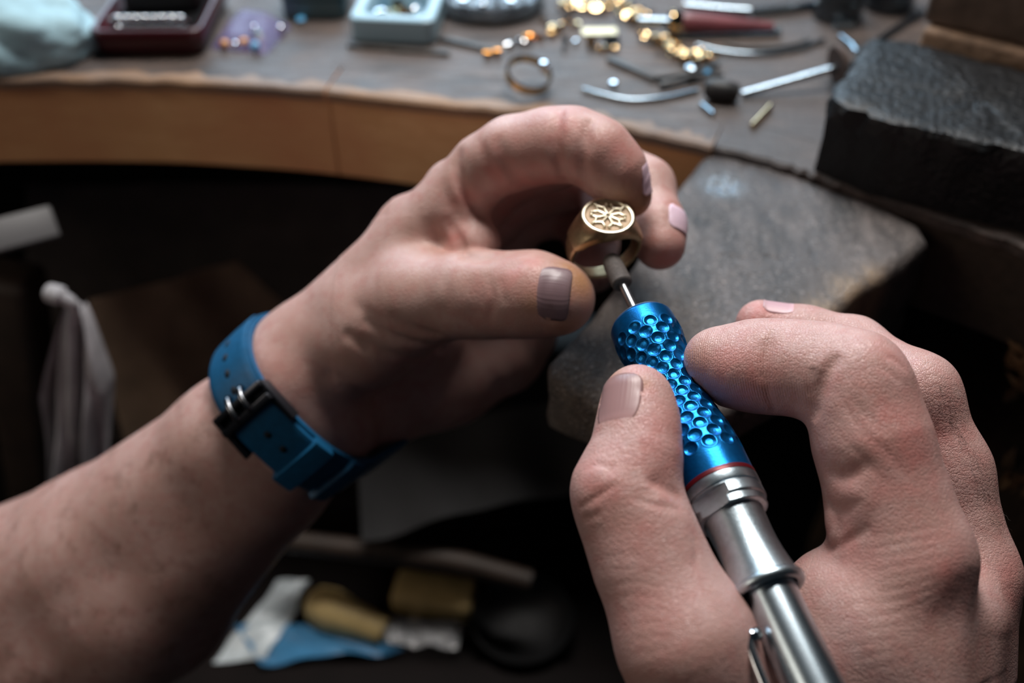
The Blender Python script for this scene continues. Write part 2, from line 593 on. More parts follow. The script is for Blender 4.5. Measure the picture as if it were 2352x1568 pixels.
def build_nail(field, c, axis, nrm, wid, length, m, parent, lift=0.15, free=0.5):
    """curved nail plate that follows the fingertip"""
    u = unit(np.cross(axis, nrm))
    nu, nv = 17, 21
    S = np.linspace(-1, 1, nu); T = np.linspace(-1, 1, nv)
    R = wid * 1.05
    pts = np.zeros((nv, nu, 3)); 
    for i, t in enumerate(T):
        edge = math.sqrt(max(0.0, 1 - (max(0, -t)) ** 2.4))      # rounded at the root
        tipw = math.sqrt(1 - 0.62 * max(0, t) ** 5)
        for j, s in enumerate(S):
            ph = s * edge * tipw * wid / R
            al = t * length + (0.10 * length * (1 - s * s) if t > 0 else 0) * max(0, t) ** 2
            pts[i, j] = c + u * R * math.sin(ph) + nrm * R * (math.cos(ph) - 1) + axis * al
    # let the plate settle on the flesh: fit a smooth offset along the normal
    offs = np.zeros((nv, nu))
    for _ in range(6):
        dv = field.sample((pts + nrm * offs[..., None]).reshape(-1, 3)).reshape(nv, nu)
        offs -= dv * 0.8
    A, B = np.meshgrid(T, S, indexing='ij')
    M = np.stack([np.ones_like(A), A, B, A * A, B * B], -1).reshape(-1, 5)
    wgt = (1 - 0.5 * (A ** 2 + B ** 2) / 2).reshape(-1)
    co, *_ = np.linalg.lstsq(M * wgt[:, None], np.clip(offs, -0.9, 0.9).reshape(-1) * wgt, rcond=None)
    fit = (M @ co).reshape(nv, nu)
    root = 0.55 * np.clip((-A - 0.66) / 0.34, 0, 1)                  # the root dips under the cuticle
    pts = pts + nrm * (np.clip(fit + lift, offs + 0.06, offs + 0.34) - root)[..., None]
    gu = np.gradient(pts, axis=1); gv = np.gradient(pts, axis=0)
    nn = np.cross(gu, gv); nn /= np.linalg.norm(nn, axis=-1, keepdims=True) + 1e-9
    nn = np.where((nn @ nrm)[..., None] < 0, -nn, nn)
    low = pts - nn * 0.55
    Vv = np.vstack([pts.reshape(-1, 3), low.reshape(-1, 3)])
    n1 = nu * nv
    Fc = []
    for i in range(nv - 1):
        for j in range(nu - 1):
            a = i * nu + j
            Fc.append((a, a + 1, a + nu + 1, a + nu)); Fc.append((n1 + a, n1 + a + nu, n1 + a + nu + 1, n1 + a + 1))
    bd = [j for j in range(nu)] + [i * nu + nu - 1 for i in range(1, nv)] + [(nv - 1) * nu + j for j in range(nu - 2, -1, -1)] + [i * nu for i in range(nv - 2, 0, -1)]
    for k in range(len(bd)):
        a, b2 = bd[k], bd[(k + 1) % len(bd)]
        Fc.append((a, n1 + a, n1 + b2, b2))
    o = mesh_from('fingernail', W(Vv), Fc, m, parent)
    bm = bmesh.new(); bm.from_mesh(o.data); bmesh.ops.recalc_face_normals(bm, faces=bm.faces); bm.to_mesh(o.data); bm.free()
    al = np.concatenate([((A + 1) / 2).ravel()] * 2); ac = np.concatenate([((B + 1) / 2).ravel()] * 2)
    if len(al) == len(o.data.vertices):
        set_attr(o, 'along', al); set_attr(o, 'across', ac)
    return o

def add_nails(field, specs):
    """specs: (finger bone ends, place along it, roll direction, half width mm, half length mm) -> frames, with the flesh grooved"""
    out = []
    for a, b, t, roll, wid, length in specs:
        a, b = np.asarray(a[:3]), np.asarray(b[:3]); ax = unit(b - a); p = a + (b - a) * t
        roll = np.asarray(roll, dtype=float); nrm = unit(roll - ax * np.dot(roll, ax))
        rr = np.arange(2, 20, 0.1); v = field.sample(p + nrm * rr[:, None])
        c = p + nrm * rr[(v > 0).argmax()]
        out.append((c, ax, nrm, wid, length))
    for q in out: nail_groove(field, *q)
    return out

# ---------------------------------------------------------------- the person: two forearms and hands
person = thing('person', 'person with bare forearms, gold ring in one hand and blue handpiece in the other', 'person', tuple(W([0, -20, -300])))

# ---- the hand that holds the ring
def build_ring_hand():
    f = Field((-215, -185, -470), (78, 92, -255), 0.8)
    base = []
    # forearm: two bones side by side so that the arm is broader than deep
    wu, wl = J(655, 890, 350, 122), J(735, 965, 356, 122)
    base += [Cone(J(-330, 1530, 432, 225), J(245, 1268, 392, 192)), Cone(J(245, 1268, 392, 192), J(535, 1015, 362, 140)), Cone(J(535, 1015, 362, 140), wu)]
    base += [Cone(J(-230, 1690, 432, 220), J(330, 1365, 392, 196)), Cone(J(330, 1365, 392, 196), J(610, 1080, 366, 150)), Cone(J(610, 1080, 366, 150), wl)]
    mcp1 = J(1112, 388, 322, 72); mcp2 = J(1150, 405, 350, 72); mcp3 = J(1165, 445, 373, 72); mcp4 = J(1160, 505, 393, 68)
    base += [Cone(J(700, 812, 350, 108), mcp1), Cone(J(730, 850, 362, 100), mcp2), Cone(J(760, 900, 374, 95), mcp3), Cone(J(790, 950, 380, 95), mcp4)]
    base += [Cone(wu, J(700, 812, 350, 108)), Cone(wl, J(790, 940, 376, 105))]
    # heel of the hand on the little-finger side, in the shade below the thumb
    base += [Cone(J(840, 930, 378, 112), J(1020, 858, 384, 114)), Cone(J(1020, 858, 384, 114), J(1155, 800, 384, 100)), ]
    fill = [Cone(J(1090, 740, 396, 100), J(1150, 560, 400, 80)), Cone(J(1000, 760, 392, 110), J(1090, 740, 396, 100))]
    # thumb: metacarpal and ball
    tm = J(955, 690, 325, 104)
    base += [Cone(J(745, 830, 352, 112), J(850, 760, 338, 118)), Cone(J(850, 760, 338, 118), tm)]
    base += [Cone(J(860, 850, 372, 92), J(985, 768, 362, 80))]
    # web between thumb and first finger
    base += [Cone(J(940, 520, 340, 70), J(960, 640, 334, 80))]
    f.add_base(base, 8.0); f.add_base(fill, 4.0)
    f.finish_base()
    f.add_limb([Cone(J(1030, 420, 328, 48), J(1050, 500, 326, 60)), Cone(J(1050, 500, 326, 60), J(1080, 560, 324, 62)), Cone(J(1080, 560, 324, 62), J(1050, 640, 326, 60))], 4, 4)
    # thumb
    f.add_limb(chain(tm, J(1085, 678, 312, 92), J(1150, 678, 308, 92), J(1225, 676, 303, 93), J(1282, 685, 300, 85)), 5, 8)
    # first finger over the ring
    f.add_limb(chain(mcp1, J(1180, 352, 316, 80), J(1262, 334, 311, 80)) + chain(J(1262, 334, 311, 80), J(1318, 332, 307, 79), J(1374, 352, 304, 74))
               + chain(J(1374, 352, 304, 74), J(1414, 398, 305, 69), J(1450, 452, 307, 47)), 4.5, 3.5)
    # second finger behind the ring
    f.add_limb(chain(mcp2, J(1360, 345, 346, 62), J(1480, 430, 330, 66), J(1512, 520, 320, 60), J(1516, 562, 316, 58)), 4, 4)
    f.add_limb(chain(mcp3, J(1350, 405, 371, 66), J(1400, 465, 361, 58), J(1388, 515, 352, 48)), 4, 5)
    f.add_limb(chain(mcp4, J(1310, 480, 391, 58), J(1362, 560, 380, 55), J(1362, 622, 368, 52)), 4, 5)
    f.add_limb(chain(J(1155, 800, 384, 98), J(1215, 765, 380, 66)), 4, 5)
    # swellings first, then the folds over them
    f.strokes([
        ([(1200, 640), (1200, 700)], -0.4, 9), ([(1085, 575), (1120, 565), (1118, 525)], -1.2, 6), ([(940, 640), (1010, 625)], -0.6, 12),
        ([(1075, 330), (1090, 345)], -0.8, 8), ([(620, 830), (700, 900), (780, 960)], -0.8, 8)])
    f.strokes([
        # joint creases of the first finger
        ([(1286, 252), (1277, 300), (1278, 350), (1298, 415)], 2.3, 1.7), ([(1352, 285), (1338, 345), (1346, 430)], 1.9, 1.5), ([(1330, 285), (1350, 320), (1352, 350)], 0.6, 1.4),
        ([(1146, 330), (1162, 380), (1205, 432)], 1.2, 2.4), ([(1102, 325), (1122, 374), (1146, 412)], 0.7, 2.2),
        # folds of the web
        ([(1052, 350), (1048, 385), (1058, 425), (1084, 465), (1112, 505)], 2.3, 1.8), ([(1022, 430), (1036, 470), (1052, 500), (1072, 512)], 0.9, 2.4),
        ([(1030, 510), (1050, 545), (1070, 585)], 2.1, 1.7), ([(996, 510), (1018, 545), (1045, 575)], 0.8, 2.4), ([(960, 500), (985, 535), (1015, 562)], 0.5, 2.6),
        ([(1066, 590), (1100, 592), (1140, 588)], 1.2, 2.2),
        # wrinkles at the root and joint of the thumb
        ([(845, 740), (900, 772), (960, 790), (1015, 796)], 1.7, 1.8), ([(905, 730), (950, 755), (1000, 768)], 1.3, 1.7), ([(835, 785), (890, 812), (950, 824)], 1.4, 1.9), ([(800, 770), (840, 800)], 0.8, 2.0),
        ([(815, 700), (850, 722), (880, 740)], 0.4, 2.2), ([(1020, 640), (1030, 680), (1022, 720)], 0.35, 2.0), ([(1100, 645), (1108, 690), (1098, 730)], 0.45, 1.8),
        ([(1122, 640), (1132, 690), (1122, 735)], 0.6, 1.6), ([(1082, 650), (1088, 690), (1080, 725)], 0.35, 1.8), ([(1150, 650), (1158, 690)], 0.3, 1.6),
        ([(700, 690), (740, 740), (770, 790)], 0.7, 6), ([(760, 860), (840, 900), (900, 930)], 0.8, 3),
        ([(1180, 610), (1210, 596)], 0.35, 2.0)])
    nails = add_nails(f, [(J(1150, 678, 308, 1), J(1282, 685, 300, 1), 1.10, (0.0, 0.10, 1.0), 9.2, 4.9),
                          (J(1374, 352, 304, 1), J(1452, 458, 307, 1), 0.80, (0.55, 0.58, 0.45), 5.4, 4.8),
                          (J(1480, 430, 330, 1), J(1516, 562, 316, 1), 0.80, (0.70, 0.40, 0.55), 5.4, 4.8)])
    V, Q = f.mesh()
    o = mesh_np('forearm_and_hand', W(V), Q, skin_material('skin_shop_hand', fine=0.7, hairy=0.55), person)
    set_attr(o, 'flush', attr_from_points(V, spots_from(f, [
        (1290, 285, 9, 0.9), (1220, 320, 12, 0.5), (1360, 330, 9, 0.6), (1440, 350, 9, 0.8), (1530, 590, 10, 1.0), (1545, 470, 8, 0.5),
        (1190, 640, 9, 0.7), (1225, 610, 5, 1.0), (1235, 690, 6, 0.6), (1330, 720, 9, 0.8), (1120, 690, 9, 0.5), (1050, 545, 5, 0.9), (1060, 450, 5, 0.8),
        (1140, 380, 7, 0.9), (1230, 420, 12, 0.7), (1180, 470, 18, 0.9), (640, 860, 15, 0.3)])))
    set_attr(o, 'stain', attr_from_points(V, spots_from(f, [
        (1465, 480, 7, 0.95), (1440, 450, 6, 0.6), (1330, 640, 7, 0.85), (1310, 620, 5, 0.8), (1225, 700, 4, 0.45), (1300, 750, 7, 0.5)])))
    set_attr(o, 'ridge', np.zeros(len(V))); set_attr(o, 'ridge_phase', np.zeros(len(V)))
    ppx = 1176 + V[:, 0] / -V[:, 2] * F
    set_attr(o, 'hairy', np.clip((620 - ppx) / 160, 0, 1))
    nm = nail_material('nail_grey', (0.21, 0.135, 0.150)); nm2 = nail_material('nail_pink', (0.74, 0.54, 0.64))
    for i, q in enumerate(nails): build_nail(f, *q, nm if i == 0 else nm2, o)
    return f, o
FL, ring_hand = build_ring_hand()

# ---- the hand that holds the tool
def build_tool_hand():
    f = Field((10, -128, -345), (150, 14, -195), 0.55)
    base = []
    m1 = J(2082, 1295, 240, 132); m2 = J(2222, 1320, 262, 108); m3 = J(2225, 1370, 288, 100); m4 = J(2180, 1400, 310, 92)
    base += [Cone(m1, J(2050, 1950, 240, 190)), Cone(m2, J(2125, 1980, 262, 175)), Cone(m3, J(2130, 1960, 290, 160)), Cone(m4, J(2080, 1950, 312, 150))]
    tmc = J(1575, 1470, 226, 146)
    base += [Cone(tmc, J(1820, 1980, 236, 205))]
    # flesh between thumb and first finger, under the tool
    base += [Cone(J(1985, 1400, 240, 120), J(1960, 1600, 240, 130)), Cone(J(1900, 1430, 246, 100), J(1800, 1620, 248, 120)), Cone(J(1960, 1470, 240, 130), J(1760, 1640, 244, 130)), Cone(J(1905, 1355, 246, 84), J(1800, 1470, 252, 100)), Cone(J(2180, 1420, 250, 118), J(2060, 1950, 250, 180))]
    f.add_base(base, 8.0)
    f.finish_base()
    # thumb
    ip = J(1434, 1122, 236, 107)
    f.add_limb(chain(tmc, J(1494, 1290, 231, 122), J(1455, 1185, 234, 112), ip) + chain(ip, J(1462, 1040, 238, 88), J(1466, 960, 242, 79), J(1464, 912, 244, 75)), 6, 8)
    # first finger
    pip = J(1960, 872, 247, 102)
    f.add_limb(chain(m1, J(2040, 1150, 243, 128), J(2003, 1010, 244, 122), J(1975, 905, 246, 108), pip)
               + chain(pip, J(1880, 848, 252, 95), J(1800, 842, 256, 94))
               + chain(J(1800, 842, 256, 94), J(1735, 840, 259, 92), J(1680, 838, 261, 80), J(1632, 822, 262, 58)), 6, 7)
    # second finger, seen past the first
    p2 = J(2104, 905, 266, 91)
    f.add_limb(chain(m2, J(2172, 1080, 265, 94), p2) + chain(p2, J(1960, 800, 285, 68), J(1850, 775, 290, 66), J(1748, 746, 292, 58)), 5, 5)
    f.add_limb(chain(m3, J(2120, 1010, 290, 90), J(1900, 880, 294, 72), J(1740, 878, 294, 58)), 5, 5)
    f.add_limb(chain(m4, J(2110, 1150, 312, 86), J(1990, 1030, 318, 66), J(1930, 960, 318, 58)), 5, 5)
    f.strokes([
        ([(2225, 1250), (2228, 1265)], -1.6, 8), ([(2010, 800), (2040, 830)], -0.7, 7), ([(1370, 1105), (1350, 1130)], -1.0, 7),
        ([(1930, 1130), (1965, 1145)], -1.0, 4.2), ([(1912, 1200), (1925, 1225)], -1.3, 4.0), ([(1905, 1000), (1900, 950)], -0.8, 8),
        ([(1820, 890), (1835, 830)], -0.6, 6), ([(1690, 860), (1720, 880)], -0.7, 7), ([(1530, 1040), (1525, 980)], -0.7, 7),
        ([(1520, 1180), (1560, 1200)], -0.6, 6)])
    f.strokes([
        # first finger: joint creases
        ([(1772, 765), (1762, 810), (1760, 850), (1764, 900), (1778, 945)], 1.25, 0.85), ([(1762, 800), (1758, 860)], 0.5, 2.2),
        ([(1918, 826), (1900, 856), (1884, 888), (1874, 920), (1868, 955)], 2.3, 1.25), ([(1884, 890), (1872, 935)], 0.8, 2.4),
        ([(1868, 855), (1862, 900)], 0.5, 1.0), ([(1950, 905), (1990, 955), (2030, 990)], 0.22, 1.1), ([(1925, 900), (1955, 950), (2000, 1010)], 0.2, 1.1),
        ([(1990, 1000), (2040, 1040), (2080, 1090)], 0.2, 1.0), ([(1940, 1010), (1990, 1060), (2030, 1110)], 0.2, 1.0),
        ([(2035, 815), (2060, 830), (2080, 850)], 0.3, 0.8), ([(2030, 845), (2060, 870)], 0.25, 0.8),
        # folds where the finger meets the web
        ([(1908, 1084), (1930, 1092), (1958, 1086), (1990, 1068)], 0.9, 1.8), ([(1895, 1162), (1930, 1170), (1970, 1156)], 0.9, 1.5), ([(1922, 1185), (1928, 1215), (1922, 1240)], 0.7, 1.0),
        ([(1890, 1262), (1915, 1256), (1945, 1242), (1990, 1215)], 0.9, 1.2),
        # long fine wrinkles over the root of the finger and the back of the hand
        *[([(1990 + 5 * k, 1235 + 26 * k), (2080 + 4 * k, 1222 + 24 * k), (2170 - 2 * k, 1208 + 23 * k)], 0.11, 0.55) for k in range(8)],
        *[([(1900 + 10 * k, 1370 + 30 * k), (1990 + 4 * k, 1355 + 30 * k), (2085, 1350 + 28 * k)], 0.07, 0.6) for k in range(7)],
        ([(2240, 1290), (2215, 1360), (2170, 1420)], 1.2, 6),
        # thumb: knuckle and flexion folds
        ([(1334, 1164), (1370, 1142), (1405, 1118)], 0.45, 0.8), ([(1345, 1080), (1375, 1066), (1400, 1075)], 0.3, 0.8), ([(1400, 1090), (1410, 1070)], 0.25, 0.8),
        ([(1498, 1106), (1525, 1118), (1556, 1134)], 1.0, 1.0), ([(1520, 1112), (1556, 1140)], 0.6, 2.6), ([(1460, 1144), (1510, 1160), (1558, 1170)], 0.35, 0.8),
        ([(1470, 1128), (1500, 1136)], 0.2, 0.8), ([(1345, 1190), (1375, 1180)], 0.2, 0.9), ([(1585, 1215), (1600, 1260), (1595, 1300)], 0.25, 0.9),
        *[([(1375 + 10 * k, 1285 + 32 * k), (1440 + 9 * k, 1275 + 31 * k), (1510 + 8 * k, 1290 + 30 * k)], 0.08, 0.5) for k in range(8)],
        # middle finger: wrinkles over the joint
        *[([(2112 + 14 * k, 838 + 26 * k), (2135 + 12 * k, 836 + 26 * k), (2165 + 10 * k, 850 + 26 * k)], 0.09, 0.6) for k in range(6)],
        *[([(2185 + 12 * k, 1000 + 34 * k), (2220 + 12 * k, 1010 + 36 * k)], 0.06, 0.6) for k in range(5)]])
    nails = add_nails(f, [(J(1462, 1040, 238, 1), J(1464, 912, 244, 1), 0.70, (-0.60, 0.05, 0.78), 7.0, 7.0),
                          (J(1850, 775, 290, 1), J(1748, 746, 292, 1), 0.72, (0.1, 0.9, 0.42), 4.8, 4.8)])
    V, Q = f.mesh()
    o = mesh_np('forearm_and_hand', W(V), Q, skin_material('skin_tool_hand', tint=(1.03, 1.0, 1.02), fine=1.0), person)
    set_attr(o, 'flush', attr_from_points(V, spots_from(f, [
        (2080, 990, 10, 1.0), (2040, 960, 4, 1.0), (2100, 1050, 8, 0.9), (2060, 1120, 9, 0.6), (2000, 900, 8, 0.4), (2060, 830, 6, 0.6), (1690, 870, 9, 0.9), (1640, 850, 7, 0.6),
        (1380, 1120, 8, 0.9), (1530, 1010, 8, 1.0), (1500, 1080, 8, 0.5), (2180, 1300, 7, 0.9), (2190, 1350, 8, 0.7), (1730, 720, 9, 0.9), (2180, 1000, 9, 0.5),
        (1950, 1250, 8, 0.7), (1980, 1160, 9, 0.5), (2340, 1340, 9, 0.8), (1440, 1220, 10, 0.4), (1470, 1400, 12, 0.4), (1455, 850, 5, 0.5), (1480, 900, 3, 0.9)])))
    set_attr(o, 'stain', attr_from_points(V, spots_from(f, [(1400, 870, 4, 0.5), (1480, 880, 2, 0.5), (1590, 800, 5, 0.25)])))
    # ridges of the finger pads: bands square to the finger
    H = f.hit([(1600, 830), (1740, 870), (1850, 890), (1540, 1000), (1500, 1060)])
    ax = unit(H[2] - H[0])
    ph = (V - H[0]) @ unit(ax + 0.25 * np.array([0, 1.0, 0])) / 0.62
    set_attr(o, 'ridge_phase', ph)
    set_attr(o, 'ridge', attr_from_points(V, [(H[0], 9, 1.0), (H[1], 9, 1.0), (H[2], 7, 0.9)]))
    nm = nail_material('nail_thumb', (0.33, 0.185, 0.18)); nm2 = nail_material('nail_tip', (0.55, 0.33, 0.36))
    for i, q in enumerate(nails): build_nail(f, *q, nm if i == 0 else nm2, o)
    return f, o
FR, tool_hand = build_tool_hand()

# a few fine hairs on the back of the second finger
def build_hairs():
    g = np.random.default_rng(21); parts = []
    pix = [(2140 + 150 * t + g.uniform(-8, 22), 880 + 330 * t + g.uniform(-25, 25)) for t in np.linspace(0, 1, 46)]
    H = FR.hit(pix); ok = ~np.isnan(H[:, 0]); H = H[ok]; Nn = FR.grad(H)
    for p, n in zip(H, Nn):
        d = unit(np.array([0.45, -0.75, 0.1]) + g.normal(0, 0.35, 3)); d = d - n * np.dot(d, n)
        L_ = g.uniform(2.2, 5.2)
        q = [p - n * 0.15, p + n * L_ * 0.16 + d * L_ * 0.35, p + n * L_ * g.uniform(0.18, 0.4) + d * L_ * 0.7, p + n * L_ * g.uniform(0.1, 0.45) + d * L_]
        parts.append(tube_geo(W(spline(q, 4)), np.linspace(0.000045, 0.000012, 13), 4))
    V, Fc = join_geo(parts)
    o = mesh_from('finger_hair', V, Fc, plain('dark_hair', (0.03, 0.018, 0.012), rough=0.45), tool_hand)
    tag(o, kind='stuff')
build_hairs()
# ---------------------------------------------------------------- the rotary handpiece (camera-space mm, then world)
TIP = P(1472, 742, 280.0); RED = P(1651, 1118, 245.0)
AX = unit(RED - TIP)                    # from the working end back to the cable
HP_L = np.linalg.norm(RED - TIP)
toCam = unit(-(TIP + RED) / 2)
HV = unit(toCam - AX * np.dot(toCam, AX)); HU = np.cross(HV, AX)     # HV faces the viewer, HU to the side
if HU[0] < 0: HU = -HU

m_blue = plain('blue_anodised', (0.004, 0.145, 0.42), rough=0.30, metal=0.85, noise=0.12, nscale=900, bump=0.06, bscale=2500)
m_steel = plain('brushed_steel', (0.42, 0.50, 0.55), rough=0.33, metal=1.0, noise=0.10, nscale=700, bump=0.08, bscale=2200)
m_tube = plain('satin_tube', (0.44, 0.53, 0.59), rough=0.27, metal=1.0, noise=0.05, nscale=500, bump=0.03, bscale=3000)
m_chrome = plain('chrome_clip', (0.62, 0.66, 0.70), rough=0.14, metal=1.0)
m_red = plain('red_ring', (0.11, 0.004, 0.008), rough=0.35, metal=0.35)
m_shank = plain('bur_steel', (0.42, 0.43, 0.45), rough=0.3, metal=1.0)
m_rubber = plain('grey_rubber', (0.085, 0.072, 0.068), rough=0.75, noise=0.25, nscale=900, bump=0.15, bscale=3000)
m_dark = plain('dark_gap', (0.01, 0.01, 0.011), rough=0.7)

handpiece = thing('rotary_handpiece', 'blue dimpled rotary handpiece with silver tail held in the near hand', 'tool', tuple(W(RED)))

def hp_pt(s, r, a):
    return TIP + AX * s + r * (math.cos(a) * HV + math.sin(a) * HU)

def hp_lathe(prof, n=72, cap0=False, cap1=False, clampn=None, clamph=0):
    V, Fc = [], []
    for s, r in prof:
        for j in range(n):
            a = 2 * math.pi * j / n
            p = hp_pt(s, r, a)
            if clampn is not None:
                for cn, ch, s0, s1 in clampn:
                    if s0 <= s <= s1:
                        e = np.dot(p - (TIP + AX * s), cn) - ch
                        if e > 0: p = p - cn * e
            V.append(p)
    k = len(prof)
    for i in range(k - 1):
        for j in range(n):
            j2 = (j + 1) % n
            Fc.append((i * n + j, i * n + j2, (i + 1) * n + j2, (i + 1) * n + j))
    if cap0: Fc.append(tuple(range(n - 1, -1, -1)))
    if cap1: Fc.append(tuple((k - 1) * n + j for j in range(n)))
    return W(np.array(V)), Fc

def fix_normals(o):
    bm = bmesh.new(); bm.from_mesh(o.data); bmesh.ops.recalc_face_normals(bm, faces=bm.faces); bm.to_mesh(o.data); bm.free()
    return o

# grip: waisted profile with rows of round dimples
GS = np.array([0.0, 3, 7, 12, 17, 22, 28, 34, 40, 45, HP_L])
GR = np.array([9.05, 9.3, 9.45, 8.95, 8.0, 7.35, 7.45, 8.25, 9.1, 9.55, 9.6])
def grip_r(s):
    # smooth interpolation
    i = np.clip(np.searchsorted(GS, s) - 1, 0, len(GS) - 2)
    t = (s - GS[i]) / (GS[i + 1] - GS[i])
    m = np.gradient(GR, GS)
    h = GS[i + 1] - GS[i]
    return ((2 * t ** 3 - 3 * t ** 2 + 1) * GR[i] + (t ** 3 - 2 * t ** 2 + t) * h * m[i]
            + (-2 * t ** 3 + 3 * t ** 2) * GR[i + 1] + (t ** 3 - t ** 2) * h * m[i + 1])

def build_grip():
    ns, na = 330, 300
    s = np.linspace(0.0, HP_L, ns); a = np.linspace(0, 2 * math.pi, na, endpoint=False)
    S, A = np.meshgrid(s, a, indexing='ij')
    R = grip_r(S)
    dep = np.zeros_like(R)
    rows = [7.2 + 2.92 * k for k in range(15)]
    for k, sc in enumerate(rows):
        rc = float(grip_r(np.array(sc)))
        off = (0.5 if k % 2 else 0.0) * 2 * math.pi / 12 + 0.29
        band = (s > sc - 3) & (s < sc + 3)
        sub = np.zeros((band.sum(), na))
        for j in range(12):
            ac = off + 2 * math.pi * j / 12
            da = (A[band] - ac + math.pi) % (2 * math.pi) - math.pi
            rad_s, rad_a = 1.72, 1.78 * min(1.0, rc / 8.3)
            q = np.sqrt(((S[band] - sc) / rad_s) ** 2 + (da * rc / rad_a) ** 2)
            bowl = np.where(q < 1, -0.62 * (1 - q ** 2) ** 0.75 , 0)
            lip = 0.07 * np.exp(-((q - 1.06) / 0.10) ** 2)
            inner = -0.05 * np.exp(-((q - 0.55) / 0.09) ** 2) * (q < 1)
            sub += bowl + lip + inner
        dep[band] += sub
    R = R + dep
    # chamfer at the working end
    R = np.where(S < 0.9, R - (0.9 - S) * 0.55, R)
    V = (TIP + AX * S[..., None] + R[..., None] * (np.cos(A)[..., None] * HV + np.sin(A)[..., None] * HU)).reshape(-1, 3)
    i, j = np.meshgrid(np.arange(ns - 1), np.arange(na), indexing='ij'); j2 = (j + 1) % na
    Q = np.stack([i * na + j, i * na + j2, (i + 1) * na + j2, (i + 1) * na + j], -1).reshape(-1, 4)
    o = mesh_np('grip', W(V), Q, m_blue, handpiece)
    return fix_normals(o)
build_grip()
r0 = float(grip_r(np.array(0.0)))
sharpen(fix_normals(mesh_from('nose_cap', *hp_lathe([(0.25, 8.6), (-0.35, 8.3), (-0.55, 7.6), (-0.6, 3.2), (-2.6, 2.4), (-2.8, 1.3)], 64, cap1=True), m_steel, handpiece)))
Z0 = HP_L
sharpen(fix_normals(mesh_from('red_ring', *hp_lathe([(Z0 - 0.42, 9.2), (Z0 - 0.42, 9.66), (Z0 - 0.3, 9.73), (Z0 + 0.8, 9.73), (Z0 + 0.9, 9.5)], 96), m_red, handpiece)))
fl = unit(0.93 * HV - 0.36 * HU); fl2 = -fl
nut_prof = [(0.8, 9.3), (0.85, 9.62), (1.0, 9.72), (3.2, 9.72), (3.45, 9.6), (3.5, 9.3), (4.1, 9.25), (4.15, 9.5), (4.3, 9.6), (4.31, 9.6)]
nut_prof += [(4.4 + 0.1 * k, 9.6) for k in range(23)] + [(6.75, 9.55), (6.9, 9.3), (7.0, 9.05), (7.05, 9.05)] + [(7.1 + 0.1 * k, 9.02) for k in range(18)] + [(8.95, 8.8), (9.1, 8.3), (9.15, 7.2)]
sharpen(fix_normals(mesh_from('collar_nut', *hp_lathe([(Z0 + s, r) for s, r in nut_prof], 160, clampn=[(fl, 8.1, Z0 + 4.25, Z0 + 9.2), (fl2, 8.1, Z0 + 4.25, Z0 + 9.2)]), m_steel, handpiece)), 28)
slv = [(8.8, 7.55), (10, 7.45), (12, 7.3), (15, 7.15), (18, 7.15), (21, 7.35), (24, 7.75), (26.5, 8.2), (27.2, 8.35)]
fix_normals(mesh_from('tail_sleeve', *hp_lathe([(Z0 + s, r) for s, r in slv], 96), m_steel, handpiece))
lip = [(27.0, 8.3), (27.15, 8.7), (27.5, 8.95), (28.2, 9.08), (28.9, 8.95), (29.3, 8.6), (29.5, 8.1), (29.45, 7.4), (29.0, 6.9), (27.0, 6.6), (25.5, 6.0)]
fix_normals(mesh_from('tail_lip', *hp_lathe([(Z0 + s, r) for s, r in lip], 96), m_steel, handpiece))
fix_normals(mesh_from('cable_tube', *hp_lathe([(Z0 + s, 6.35) for s in (25.5, 27, 30, 40, 60, 90)] + [(Z0 + 90.5, 5.8), (Z0 + 90.6, 0.5)], 72), m_tube, handpiece))
# lever clip along the tube
c0 = lambda s, h, w: W(TIP + AX * (Z0 + s + 6.8) + HV * (h + 1.6) + HU * (w - 0.9))
clip_pts = [c0(31.4, 2.9, -5.6), c0(31.8, 4.5, -6.8), c0(32.6, 5.2, -7.7), c0(35, 5.2, -8.0), c0(40, 5.0, -8.3), c0(46, 4.6, -8.4), c0(55, 4.0, -8.2), c0(62, 3.0, -7.2), c0(63, 2.0, -5.8)]
V, Fc = tube_geo(spline(clip_pts, 6), 0.00115, 14)
fix_normals(mesh_from('clip_lever', V, Fc, m_chrome, handpiece))
V, Fc = tube_geo([c0(31.6, 3.4, -5.2), c0(31.9, 4.6, -6.6), c0(32.1, 5.6, -7.4)], [0.0016, 0.0015, 0.0009], 14)
fix_normals(mesh_from('clip_hinge', V, Fc, m_chrome, handpiece))
# the bur: shank and rubber head inside the ring
bur = sharpen(fix_normals(mesh_from('bur_shank', *hp_lathe([(-2.0, 1.25), (-8, 1.2), (-17.2, 1.12), (-17.6, 0.6)], 24, cap1=True), m_shank, handpiece)))
sharpen(fix_normals(mesh_from('rubber_head', *hp_lathe([(-15.4, 1.0), (-15.6, 2.7), (-16.0, 3.05), (-22.2, 3.0), (-25.6, 2.7), (-26.6, 2.3), (-26.7, 0.4)], 40, cap1=True), m_rubber, bur)))

